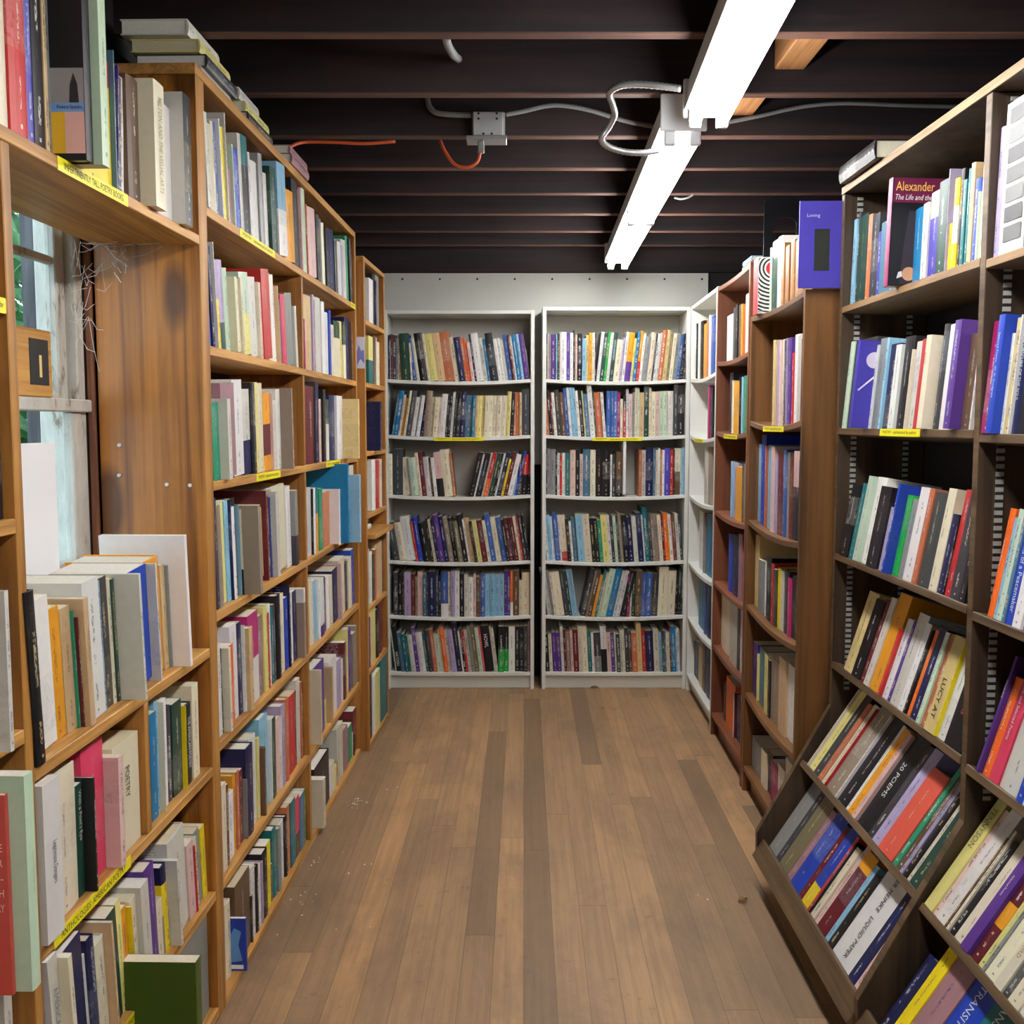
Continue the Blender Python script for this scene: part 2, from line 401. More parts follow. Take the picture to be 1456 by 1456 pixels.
# ------------------------------------------------------------------ the room shell
KX = 0.0236
FL = Frame((-.757, 0, 0), (KX, 1, 0), (1, -KX, 0))         # left shelves: a = distance from the viewer, b = 0 at their front
FR = Frame((.806, 0, 0), (KX, 1, 0), (-1, KX, 0))          # right laminate bookcases
FD = Frame((.97, 0, 0), (0, 1, 0), (-1, 0, 0))             # dark display shelves
structure(board('floor', WORLD, -1.3, 1.84, -3, 5.9, -.05, 0, M_FLOOR, bev=0))
structure(board('ceiling', WORLD, -1.1, 1.84, -3, 5.9, 2.55, 2.6, M_DECK, bev=0))
structure(board('wall_back', WORLD, -1.3, 1.84, 5.715, 5.8, 0, 2.55, M_DWALL, bev=0))
structure(board('wall_rear', WORLD, -1.3, 1.84, -3.0, -2.92, 0, 2.55, M_DWALL, bev=0))
structure(board('wall_right', WORLD, 1.75, 1.84, -2.92, 5.715, 0, 2.55, M_DWALL, bev=0))
bw = .0; WL = -.262                                          # left wall face in FL (b)
WA0, WA1, WZ0, WZ1 = 1.42, 2.325, 1.075, 1.95                # the window opening
wl = merged('wall_left', [boxv(FL, -3, WA0, WL - .09, WL, 0, 2.55), boxv(FL, WA1, 5.72, WL - .09, WL, 0, 2.55),
                          boxv(FL, WA0, WA1, WL - .09, WL, 0, WZ0), boxv(FL, WA0, WA1, WL - .09, WL, WZ1, 2.55)], M_DWALL)
structure(wl)
# painted board on the back wall, with a row of nail heads
pan = board('wall_panel', WORLD, -.735, 1.075, 5.695, 5.714, 1.2, 2.247, M_WALLW, bev=.001); structure(pan); pan.name = 'trim_1'
v = []; fc = []
for i in range(9):
    x = -.60 + i * .205; k = len(v)
    for j in range(8): v.append((x + .006 * math.cos(j * math.pi / 4), 5.693, 2.215 + .006 * math.sin(j * math.pi / 4)))
    for j in range(8): v.append((x + .006 * math.cos(j * math.pi / 4), 5.696, 2.215 + .006 * math.sin(j * math.pi / 4)))
    fc.append(tuple(range(k, k + 8))); fc += [(k + j, k + (j + 1) % 8, k + 8 + (j + 1) % 8, k + 8 + j) for j in range(8)]
mesh_obj('nail_head', v, fc, M_INK, pan)
# joists
JY = [-2.35, -1.94, -1.53, -1.12, -.71, -.3, .11, .52, .93, 1.34, 1.745, 2.15, 2.555, 3.007, 3.44, 3.86, 4.27, 4.68, 5.09, 5.48]
for y in JY:
    jo = mesh_obj('ceiling_joist', boxv(WORLD, -1.02, 1.749, y, y + .042, 2.36, 2.549), BOXF, [M_JOIST, M_JOIST_LIT], None, (0, y, 2.45), [1, 0, 0, 0, 0, 0])
    structure(bevel(jo, .003))
structure(board('ceiling_joist', WORLD, -1.02, 1.749, 5.69, 5.714, 2.25, 2.549, M_JOIST, bev=.002))
for i, (y0, y1, x) in enumerate(((2.60, 3.005, .745), (3.05, 3.438, .70))):
    structure(board('ceiling_blocking', WORLD, x, x + .085, y0, y1, 2.425, 2.549, M_PALEW, bev=.003))

# casing boards and the window
structure(board('trim_2', FL, 2.326, 2.3442, WL + .0, -.2455, .92, 2.35, M_CASING, bev=.004))
structure(board('trim_3', FL, 1.40, 2.325, WL, WL + .02, 1.86, 2.05, M_CASING, bev=.003))
structure(board('trim_4', FL, 1.38, 2.325, WL - .03, WL + .05, 1.045, 1.08, M_PEEL, bev=.004))       # sill
win = empty('window_1', FL.p(1.85, WL, 1.08)); win['kind'] = 'structure'
def wb(name, a0, a1, b0, b1, c0, c1, m=M_PEEL, bev=.003):
    o = board(name, FL, a0, a1, WL + b0, WL + b1, c0, c1, m, win, bev=bev); return o
wb('jamb', 2.288, 2.3245, -.09, .0, WZ0, WZ1); wb('jamb', WA0, WA0 + .04, -.09, .0, WZ0, WZ1)
wb('upper_sash_stile', 2.245, 2.287, -.047, -.022, 1.46, WZ1); wb('upper_sash_stile', 1.46, 1.50, -.047, -.022, 1.46, WZ1)
wb('upper_sash_rail', 1.50, 2.245, -.047, -.022, 1.46, 1.49); wb('upper_sash_rail', 1.50, 2.245, -.047, -.022, 1.90, WZ1)
wb('muntin', 1.50, 2.245, -.045, -.026, 1.765, 1.782); wb('muntin', 1.80, 1.82, -.045, -.026, 1.49, 1.765)
wb('lower_sash_stile', 2.245, 2.287, -.020, .004, WZ0, 1.448); wb('lower_sash_stile', 1.46, 1.505, -.020, .004, WZ0, 1.448)
wb('lower_sash_rail', 1.46, 2.3245, -.020, .014, 1.448, 1.476); wb('lower_sash_rail', 1.505, 2.245, -.020, .004, WZ0, 1.125)
wb('muntin', 2.0, 2.026, -.018, .0, 1.125, 1.448); wb('muntin', 1.74, 1.76, -.018, .0, 1.125, 1.448)
g1 = wb('glass', 1.50, 2.245, -.036, -.034, 1.49, 1.90, M_GLASS, 0); g2 = wb('glass', 1.505, 2.245, -.010, -.008, 1.125, 1.448, M_GLASS, 0)

# outside: weathered corner post, siding boards and leaves
M_SIDE = wood('weathered pale siding', (186, 200, 192), (140, 156, 150), 'z', 1, 0, .8, .2)
M_POST = wood('weathered grey post', (116, 112, 116), (84, 80, 84), 'z', 1, 0, .8, .3)
ex = empty('exterior_porch', (-1.4, 2.2, 0)); ex['kind'] = 'structure'
board('post', FL, 2.885, 2.975, -.68, -.62, 0, 2.6, M_POST, ex)
for k in range(5): board('siding_board', FL, 2.99 + k * .075, 3.062 + k * .075, -.65, -.635, 0, 1.75, M_SIDE, ex)
t = NT('leaf green'); c = t.noise(t.coord(geo=True), 6, 3)
t.base(t.ramp(c, [(.35, lin((40, 84, 50))), (.5, lin((92, 150, 92))), (.65, lin((150, 196, 140)))])); t.b.inputs['Roughness'].default_value = .5
t.b.inputs['Transmission Weight'].default_value = 0.0
M_LEAF = t.m
v = []; fc = []
for i in range(8500):
    p = Vector((R.uniform(-3.1, -1.75), R.uniform(1.9, 7.2), R.uniform(0.2, 3.3)))
    s_ = R.uniform(.04, .085); n = Vector((R.gauss(.9, .5), R.gauss(-.2, .6), R.gauss(.4, .6))).normalized()
    x = n.cross(Vector((R.random(), R.random(), R.random()))).normalized(); y = n.cross(x); k = len(v)
    v += [p - x * s_, p - x * .3 * s_ + y * .5 * s_ + n * .1 * s_, p + x * .4 * s_ + y * .45 * s_ + n * .1 * s_, p + x * s_ * 1.1, p + x * .4 * s_ - y * .45 * s_ + n * .1 * s_, p - x * .3 * s_ - y * .5 * s_ + n * .1 * s_]
    fc += [(k, k + 1, k + 2, k + 3), (k, k + 3, k + 4, k + 5)]
tag(mesh_obj('foliage', v, fc, M_LEAF), 'green leaves of the garden seen through the old window', 'foliage', kind='stuff')
structure(board('exterior_ground', WORLD, -8, -1.15, -3, 9, -.1, -.02, plain('garden soil', (70, 84, 50), .9, var=.3), bev=0))

# ------------------------------------------------------------------ bookcases
SH = {}                          # shelf surfaces the book rows stand on: name -> (frame, b of the spines, sag)
def shelf_frame(f, b, z, tilt=0.0):
    """frame with its origin on the front edge of a shelf top; tilt leans the whole shelf back"""
    t = math.radians(tilt); Up = Vector((0, 0, 1))
    return Frame(f.p(0, b, z), f.U, f.N * math.cos(t) + Up * math.sin(t), Up * math.cos(t) - f.N * math.sin(t))

# --- tall pine bookcase in the middle of the left side
uA = empty('bookcase', FL.p(3.35, -.12, 0), 'tall oiled pine bookcase filling the left side beyond the window', 'bookcase')
D1 = .243
board('side_panel', FL, 2.345, 2.40, -D1, 0, 0, 2.195, M_PINEPANEL, uA, edge=M_PINEZ)
board('side_panel', FL, 4.335, 4.36, -D1, 0, 0, 2.195, M_PINEPANELF, uA, edge=M_PINEZ)
board('top_panel', FL, 2.345, 4.36, -D1 - .004, 0, 2.196, 2.22, M_PINE, uA)
Z1 = [1.92, 1.603, 1.287, .975, .66, .316, .022]
for i, z in enumerate(Z1):
    board('shelf', FL, 2.4005, 4.3345, -D1, 0, z - .022, z, M_PINE, uA)
    SH['A%d' % (i + 1)] = (shelf_frame(FL, 0, z), 0)
for i in range(1, 7):
    top = Z1[i - 1] - .0225
    board('divider', FL, 3.352, 3.373, -D1, -.001, Z1[i] + .0005, top, M_PINEPANELF, uA, edge=M_PINEZ)
board('back_panel', FL, 2.40, 4.335, -D1 - .008, -D1, 0, 2.2, M_DARKB, uA, bev=0)  # black sheet added; this case looks open to the dark wall

# --- pine shelves across the window in the left foreground
u0 = empty('bookcase', FL.p(1.5, -.12, 0), 'pine shelving across the old window in the left foreground', 'bookcase')
board('side_panel', FL, 1.485, 1.509, -.235, 0, 0, 1.822, M_PINEPANELF, u0, edge=M_PINEZ)
board('side_panel', FL, .40, .425, -.235, 0, 0, 1.822, M_PINEPANELF, u0, edge=M_PINEZ)
board('shelf', FL, .40, 2.343, -.235, 0, 1.823, 1.844, M_PINE, u0); SH['W1'] = (shelf_frame(FL, 0, 1.844), 0)
for nm, z, a0, a1 in (('W2', .903, 1.51, 2.344), ('W3', .62, 1.51, 2.344), ('W4', .318, 1.51, 2.344), ('W5', .03, 1.51, 2.344),
                      ('Xa', 1.6, .4255, 1.484), ('Xb', 1.284, .4255, 1.484), ('Xc', .971, .4255, 1.484), ('Xd', .646, .4255, 1.484), ('Xe', .32, .4255, 1.484), ('Xf', .03, .4255, 1.484)):
    board('shelf', FL, a0, a1, -.235, 0, z - .022, z, M_PINE, u0); SH[nm] = (shelf_frame(FL, 0, z), 0)
board('divider', FL, 1.945, 1.966, -.235, -.001, .621, .880, M_PINEPANELF, u0, edge=M_PINEZ)
board('back_panel', FL, .43, 2.344, -.244, -.236, 0, .88, M_DARKB, u0, bev=0)
board('back_panel', FL, .43, 1.40, -.244, -.236, .9, 1.82, M_DARKB, u0, bev=0)

# --- narrow pine bookcase at the far end of the left side
F2 = Frame((-.8147, 0, 0), (.044, 1, 0), (1, -.044, 0))
u2 = empty('bookcase', F2.p(4.63, -.12, 0), 'narrow pine bookcase at the far end of the left side, beside the white one', 'bookcase')
board('side_panel', F2, 4.372, 4.396, -.27, 0, 0, 2.105, M_PINEPANELF, u2, edge=M_PINEZ)
board('side_panel', F2, 4.872, 4.892, -.27, 0, 0, 2.105, M_PINEPANELF, u2, edge=M_PINEZ)
board('top_panel', F2, 4.372, 4.892, -.27, 0, 2.106, 2.126, M_PINE, u2)
Z2 = [1.865, 1.60, 1.305, 1.035, .948, .625, .35, .03]
for i, z in enumerate(Z2):
    board('shelf' if i != 4 else 'counter_shelf', F2, 4.3965, 4.8715, -.27, .035 if i == 4 else 0, z - .02, z, M_PINE, u2)
    SH['F%d' % (i + 1)] = (shelf_frame(F2, 0, z), 0)
board('back_panel', F2, 4.39, 4.88, -.278, -.27, 0, 2.1, M_DARKB, u2, bev=0)
structure(board('trim_5', WORLD, -.655, -.625, 4.94, 4.965, .3, 2.14, M_PALEW, bev=.002))

# --- white bookcases against the back wall
FBk = Frame((0, 5.42, 0), (1, 0, 0), (0, -1, 0))
def zat(y, yy=5.42): return bis(lambda z: -proj((0, yy, z))[1], 0, 2.6, -y)
ZB = [zat(y) for y in (538.9, 618.5, 703.5, 797, 875, 956)]
def white_case(a0, a1, top, label, names, f=FBk, sag=.013, div=None):
    u = empty('bookcase', f.p((a0 + a1) / 2, -.14, 0), label, 'bookcase')
    pt = .02
    board('side_panel', f, a0, a0 + pt, -.28, 0, 0, top, M_WHITE, u); board('side_panel', f, a1 - pt, a1, -.28, 0, 0, top, M_WHITE, u)
    board('top_panel', f, a0 + pt, a1 - pt, -.278, -.001, top - .02, top - .001, M_WHITE, u)
    board('back_panel', f, a0 + pt, a1 - pt, -.278, -.272, .06, top - .02, M_WALLW, u, bev=0)
    for i, z in enumerate(ZB):
        s = sag if i < 5 else .003
        board('shelf', f, a0 + pt, a1 - pt, -.271, -.002, z - .018, z, M_WHITE, u, sag=s)
        SH[names + str(i + 1)] = (shelf_frame(f, -.002, z), (a0 + pt, a1 - pt, s))
    board('plinth', f, a0 + pt, a1 - pt, -.045, -.03, 0.0, ZB[5] - .022, M_WHITE, u)
    return u
uWL = white_case(-.675, .118, 2.018, 'tall white bookcase at the back, left of the pair', 'L')
uWR = white_case(.16, .936, 2.035, 'tall white bookcase at the back, right of the pair', 'R')
board('divider', FBk, .588, .604, -.27, -.004, ZB[2] + .001, ZB[1] - .032, M_WHITE, uWR)
ZS = ZB
uWS = white_case(4.632, 5.405, 2.035, 'white bookcase turned sideways in the far right corner', 'S', FR, .016)

# --- brown laminate bookcases
def lam_case(a0, a1, top, zs, label, names, m, my, sag):
    f = FR; u = empty('bookcase', f.p((a0 + a1) / 2, -.14, 0), label, 'bookcase'); pt = .02
    board('side_panel', f, a0, a0 + pt, -.28, 0, 0, top, m, u); board('side_panel', f, a1 - pt, a1, -.28, 0, 0, top, m, u)
    board('top_panel', f, a0 + pt, a1 - pt, -.278, -.001, top - .02, top - .001, my, u, sag=sag * .6)
    board('back_panel', f, a0 + pt, a1 - pt, -.279, -.273, .05, top - .04, m, u, bev=0)
    for i, z in enumerate(zs):
        s = sag if i < len(zs) - 1 else .003
        board('shelf', f, a0 + pt, a1 - pt, -.272, -.002, z - .019, z, my, u, sag=s)
        SH[names + str(i + 1)] = (shelf_frame(f, -.002, z), (a0 + pt, a1 - pt, s))
    board('plinth', f, a0 + pt, a1 - pt, -.045, -.03, 0.0, zs[-1] - .022, m, u)
    return u
uB1 = lam_case(3.925, 4.628, 2.03, [1.70, 1.392, 1.035, .715, .42, .105], 'tall reddish brown laminate bookcase beside the white corner one', 'B', M_TEAK, M_TEAKY, .012)
uB2 = lam_case(3.115, 3.905, 1.825, [1.435, 1.06, .735, .39, .10], 'lower walnut laminate bookcase with books standing on top', 'C', M_BROWN, M_BROWNY, .02)
SH['B0'] = (shelf_frame(FR, -.001, 2.0295), (3.945, 4.608, .0072))
SH['C0'] = (shelf_frame(FR, -.001, 1.824), (3.135, 3.885, .012))

# --- dark plywood display shelves, lower part tipped towards the aisle
uD = empty('bookcase', (1.1, 2.1, 0), 'dark stained plywood display shelving with a slanted lower front, right foreground', 'bookcase')
prof = [(-.255, 0), (-.055, 0), (-.055, .03), (.215, .083), (.217, .17), (.014, .545), (0, .57), (0, 2.09), (-.255, 2.09)]
def profile(name, a0, a1, m):
    n = len(prof); v = [FD.p(a, b, c) for a in (a0, a1) for b, c in prof]
    fc = [tuple(range(n)), tuple(range(2 * n - 1, n - 1, -1))] + [(i, (i + 1) % n, n + (i + 1) % n, n + i) for i in range(n)]
    mi = [0, 0] + [1 if 2 < i < 7 else 0 for i in range(n)]
    o = mesh_obj(name, v, fc, [m, M_DARKY], uD, FD.p(a0, 0, 0), mi); bevel(o, .0015)
profile('side_panel', 3.052, 3.076, M_DARK); profile('divider', 2.132, 2.158, M_DARK); profile('side_panel', 1.20, 1.224, M_DARK)
board('top_panel', FD, 1.20, 3.076, -.257, .002, 2.091, 2.113, M_DARK, uD, edge=M_DARKED)
board('back_panel', FD, 1.20, 3.076, -.263, -.257, .04, 2.09, M_DARKB, uD, bev=0)
ZD = [(1.765, 1.5, 0), (1.41, 5, 0), (1.037, 10, 0), (.708, 17, 0), (.402, 33, .083), (.132, 33, .20)]
SL = NT('slotted standard'); gz = SL.n('ShaderNodeNewGeometry'); sz = SL.n('ShaderNodeSeparateXYZ'); SL.l(gz.outputs['Position'], sz.inputs[0])
sl = SL.math('LESS_THAN', SL.math('FRACT', SL.math('MULTIPLY', sz.outputs[2], 62)), .42)
SL.base(SL.mix(sl, lin((165, 164, 158)), lin((30, 28, 28)))); SL.b.inputs['Roughness'].default_value = .5
for bay, (a0, a1) in enumerate(((2.159, 3.0515), (1.2245, 2.1315))):
    for i, (z, tl, b) in enumerate(ZD):
        z -= .008 * bay; f = shelf_frame(FD, b, z, tl)
        dep = (b + .245) / math.cos(math.radians(tl))
        board('shelf', f, a0, a1, -dep, 0, -.019, 0, M_DARKY, uD, edge=M_DARKED if i == 0 else M_DARKY)
        SH['DE'[bay] + str(i + 1)] = (f, 0)
    f = shelf_frame(FD, .204, .118, 33)
    board('front_lip', f, a0, a1, .002, .014, -.03, .032, M_DARKY, uD)
    for b in (-.045, -.20):
        o = board('slotted_standard', FD, a1 - .004, a1, b - .008, b + .008, .62, 2.08, SL.m, uD, bev=0)
# ------------------------------------------------------------------ books
PAL = {
 'W': ((232, 232, 230), 'white'), 'w': ((206, 204, 196), 'pale grey'), 'C': ((226, 218, 192), 'cream'), 'T': ((206, 176, 134), 'tan'),
 'q': ((214, 192, 134), 'buff'), 'K': ((26, 25, 29), 'black'), 'k': ((62, 62, 68), 'charcoal'), 'g': ((138, 142, 140), 'grey'),
 'G': ((32, 70, 58), 'dark green'), 'e': ((40, 148, 112), 'sea green'), 'E': ((30, 172, 70), 'bright green'), 'm': ((192, 214, 190), 'mint green'),
 'o': ((122, 116, 88), 'olive grey'), 'B': ((26, 30, 78), 'navy'), 'b': ((58, 96, 168), 'blue'), 'u': ((30, 66, 178), 'royal blue'),
 's': ((140, 190, 218), 'light blue'), 'S': ((78, 118, 144), 'slate blue'), 't': ((22, 112, 118), 'teal'), 'R': ((190, 44, 44), 'red'),
 'r': ((104, 30, 38), 'maroon'), 'O': ((236, 108, 34), 'orange'), 'Y': ((240, 214, 30), 'yellow'), 'y': ((226, 218, 136), 'pale yellow'),
 'M': ((228, 158, 34), 'mustard'), 'P': ((216, 60, 98), 'pink'), 'p': ((222, 190, 184), 'pale pink'), 'V': ((88, 52, 140), 'purple'),
 'v': ((172, 160, 196), 'lavender'), 'N': ((98, 74, 54), 'brown'), 'n': ((150, 134, 118), 'taupe'), 'A': ((178, 40, 112), 'magenta'),
 'c': ((22, 118, 168), 'azure'), 'L': ((190, 110, 72), 'terracotta'), 'l': ((88, 158, 44), 'lime green'), 'D': ((160, 118, 128), 'dusty mauve'),
 'h': ((150, 100, 46), 'tan yellow'), 'U': ((70, 64, 172), 'violet blue'), 'a': ((216, 88, 74), 'coral'), 'X': ((66, 92, 30), 'moss green'), 'j': ((150, 20, 90), 'wine red'),  # tan yellow darkened to offset the strong strip light on these books
}
BK = []          # every book before it is built
HERO = {}        # (row, index) -> the book, for lettering added later
def parse(s):
    """tokens: '@x' start, '_:x' gap, '/deg' lean, 'C[C2[lohi]]:[xs,]xr,ytop' (ytop '~cm' gives the height itself)"""
    out = []; x = 0; lean = 0
    for tk in s.split():
        if tk[0] == '@': x = float(tk[1:])
        elif tk[0] == '/': lean = float(tk[1:])
        elif tk[0] == '_': x = float(tk[2:])
        else:
            c, r = tk.split(':'); q = r.split(','); cov = None
            if '!' in c: c, cov = c.split('!')
            yt = q[-1]; xs = [float(k) for k in q[:-1]]
            c1 = c[0]; c2 = c[1] if len(c) > 1 else c[0]; lo, hi = 0.0, 0.0
            if len(c) == 3: lo, hi = 0, int(c[2], 16) / 10
            elif len(c) == 4: lo, hi = int(c[2], 16) / 10, int(c[3], 16) / 10
            elif len(c) == 2: hi = .5
            hh = float(yt[1:]) / 100 if yt[0] == '~' else None
            out.append(dict(cov=cov, c1=c1, c2=c2, lo=lo, hi=hi if hi < 1 else 1.01, xp=x, xs=xs, xr=xs[-1], yt=None if hh else float(yt), h=hh, lean=lean))
            x = xs[-1]
    return out
ROWNAME = {}
def row(key, crop, s, unit, rowname, side, arange, b=0.0, depthmax=.235, hard=.4, jit=.006):
    ox, oy, sc = crop; f, sg = SH[key]; items = parse(s)
    if side == 'right': items = items[::-1]
    amin, amax = arange
    def zoff(a):
        if not sg: return 0.0
        a0, a1, s_ = sg; t = (a - a0) / (a1 - a0); t = min(max(t, 0), 1); return -s_ * 4 * t * (1 - t)
    def a_of(px, bb): return bis(lambda a: proj(f.p(a, bb, .01))[0], amin - .3, amax + .3, px)
    cur = None; n = 0
    for i, it in enumerate(items):
        e0 = ox + it['xp'] / sc; e2 = ox + it['xr'] / sc; cov = len(it['xs']) > 1
        xs_ = ox + it['xs'][0] / sc
        if side == 'right':
            e0, e2 = e2, e0
            e1 = xs_ if cov else e0
        else: e1 = xs_ if cov else e0
        bb = b + R.uniform(-jit, jit * .6) * (1.9 if side == 'back' else 1.2)
        if cur is None: cur = a_of(e0, b)
        prev_it = items[i - 1] if i else None
        if prev_it is not None:                       # a gap before this book
            ge = prev_it['xr'] if side != 'right' else prev_it['xp']
            here = it['xp'] if side != 'right' else it['xr']
            if abs(ge - here) > .5: cur = max(cur, a_of(e0, b))
        if cov and side != 'back':
            bb = bis(lambda q: proj(f.p(cur, q, .01))[0], b - .02, b + .16, e1)
        a1 = a_of(e2, bb)
        if a1 < cur + .0045: a1 = cur + .0045
        if a1 > amax - .0005: a1 = amax - .0005
        if a1 - cur < .003: continue
        if cur < amin + .0005:
            cur = amin + .0005
            if a1 - cur < .004: a1 = cur + .006
        aw = cur if side != 'back' else (cur + a1) / 2
        if it['h'] is None:
            yt = oy + it['yt'] / sc
            h = bis(lambda q: -proj(f.p(aw, bb, q + zoff(aw)))[1], .05, .42, -yt)
            h /= max(.8, math.cos(math.radians(it['lean'])))
        else: h = it['h']
        h = min(max(h, .09), .40)
        lean = it['lean'] if side != 'right' else -it['lean']
        dep = min(depthmax + bb, max(.10, h * R.uniform(.62, .72)))
        th = (a1 - cur) * math.cos(math.radians(lean)) - .0006
        pw = abs(e2 - e0) * abs(oy + (it['yt'] if it['yt'] is not None else 0) / sc - proj(f.p(aw, bb, 0))[1]) if it['yt'] is not None else 6000
        bk = dict(f=f, a0=cur, a1=a1, b=bb, z=zoff((cur + a1) / 2) + .0004, h=h, th=th, d=dep, lean=lean, it=it, unit=unit, row=rowname, key=key, px=pw, side=side, idx=i,
                  hard=R.random() < hard if th > .012 else False, seed=R.random() * 50, no=n)
        BK.append(bk); n += 1
        HERO[(key, i if side != 'right' else len(items) - 1 - i)] = bk
        cur = a1
    return n

def book_geo(bk):
    """cover profile (two boards and a rounded back) and the page block, in world space"""
    f = bk['f']; th, h, D = bk['th'], bk['h'], bk['d']; it = bk['it']; hard = bk['hard']
    tc = min(.0027 if hard else .0008, th * .25); L = math.radians(bk['lean'])
    cl, sl_ = math.cos(L), math.sin(L)
    piv = bk['a1'] if L > 0 else bk['a0']
    def P(du, dn, dw):
        x = du - (th if L > 0 else 0)
        return f.p(piv + x * cl + dw * sl_, bk['b'] + dn, bk['z'] + dw * cl - x * sl_)
    bul = min(.004, th * .12) if hard else min(.0012, th * .06)
    ns = 4; outer = [(0, -D), (0, -bul)]
    outer += [(th * i / ns, -bul + bul * 4 * (i / ns) * (1 - i / ns)) for i in range(1, ns)]
    outer += [(th, -bul), (th, -D)]
    inner = [(th - tc, -D), (th - tc, -tc - bul), (tc, -tc - bul), (tc, -D)]
    pr = outer + inner; n = len(pr)
    # (du, dn) runs clockwise seen from +dw for N outwards
    v = [P(du, dn, 0) for du, dn in pr] + [P(du, dn, h) for du, dn in pr]
    faces = []; uvs = []; flags = []
    for i in range(n):
        j = (i + 1) % n; q = (i, n + i, n + j, j)
        if i == 0 or i == ns + 1:
            ua, ub = (0, 1) if i == 0 else (1, 0)
            uv = [(ua, 0), (ua, 1), (ub, 1), (ub, 0)]; fl = .5
        elif 0 < i <= ns:
            ua, ub = (i - 1) / ns, i / ns; uv = [(ua, 0), (ua, 1), (ub, 1), (ub, 0)]; fl = 1.0
        else: uv = [(.02, 0), (.02, 1), (.02, 1), (.02, 0)]; fl = .5
        faces.append(q); uvs.append(uv); flags.append(fl)
    capi = [tuple(range(n)), tuple(range(2 * n - 1, n - 1, -1))]
    for k, cp in enumerate(capi):
        faces.append(cp); uvs.append([(.02, .01 if k == 0 else .99)] * n); flags.append(.5)
    ins = .003 if hard else .0004
    pv = [P(du, dn, dw) for dw in (ins, h - ins) for du, dn in ((tc, -D + (.003 if hard else .0005)), (th - tc, -D + (.003 if hard else .0005)), (th - tc, -tc - bul), (tc, -tc - bul))]
    pf = list(BOXF)
    if f.det() < 0: pass
    return v, faces, uvs, flags, pv, pf

INKD = [(30, 30, 34), (90, 30, 36), (30, 50, 110), (60, 60, 60)]; INKL = [(236, 234, 226), (220, 200, 150), (236, 234, 226), (190, 200, 210)]
def jitc(c, r, k=.05):
    m = 1 + r.uniform(-k, k); return tuple(max(4, min(250, q * m + r.uniform(-3, 3))) for q in c)
def attrs(bk):
    r = random.Random(int(bk['seed'] * 1e5)); it = bk['it']
    c1 = jitc(PAL[it['c1']][0], r); c2 = jitc(PAL[it['c2']][0], r)
    lum = sum(c1) / 3
    ink = r.choice(INKL if lum < 135 else INKD)
    pg = jitc(r.choice([(226, 218, 196), (236, 232, 220), (214, 200, 168), (240, 238, 230)]), r, .04)
    return lin(c1), lin(c2), lin(ink), lin(pg)
def fill_attrs(me, data):
    """data: per loop tuples (col, col2, ink, info, hi, uv)"""
    for nm, ix in (('col', 0), ('col2', 1), ('ink', 2), ('info', 3)):
        at = me.attributes.new(nm, 'FLOAT_COLOR', 'CORNER'); flat = []
        for d in data: flat += [*d[ix][:3], d[6] if ix == 3 and len(d) > 6 else 1.0]
        at.data.foreach_set('color', flat)
    at = me.attributes.new('hi', 'FLOAT', 'CORNER'); at.data.foreach_set('value', [d[4] for d in data])
    uv = me.uv_layers.new(name='UV'); flat = []
    for d in data: flat += list(d[5])
    uv.data.foreach_set('uv', flat)
def cover_mesh(v, faces, loops, o0, name):
    me = bpy.data.meshes.new(name); me.from_pydata([tuple(Vector(p) - o0) for p in v], [], faces); me.materials.append(M_BOOK); fill_attrs(me, loops); return me
def book_loops(bk, faces, uvs, flags, at):
    it = bk['it']; out = []
    for q, uv, fl in zip(faces, uvs, flags):
        k1, k2 = at[0], at[1]
        if fl == .5 and it['cov']: k1 = k2 = lin(PAL[it['cov']][0])
        if it.get('plain'): fl = .3
        for k in range(len(q)): out.append((k1, k2, at[2], (fl, bk['seed'], it['lo']), it['hi'], uv[k], bk['th'] * 10))
    return out
def flip(f, faces, uvs):
    if f.det() > 0: return faces, uvs
    return [tuple(reversed(q)) for q in faces], [list(reversed(u)) for u in uvs]

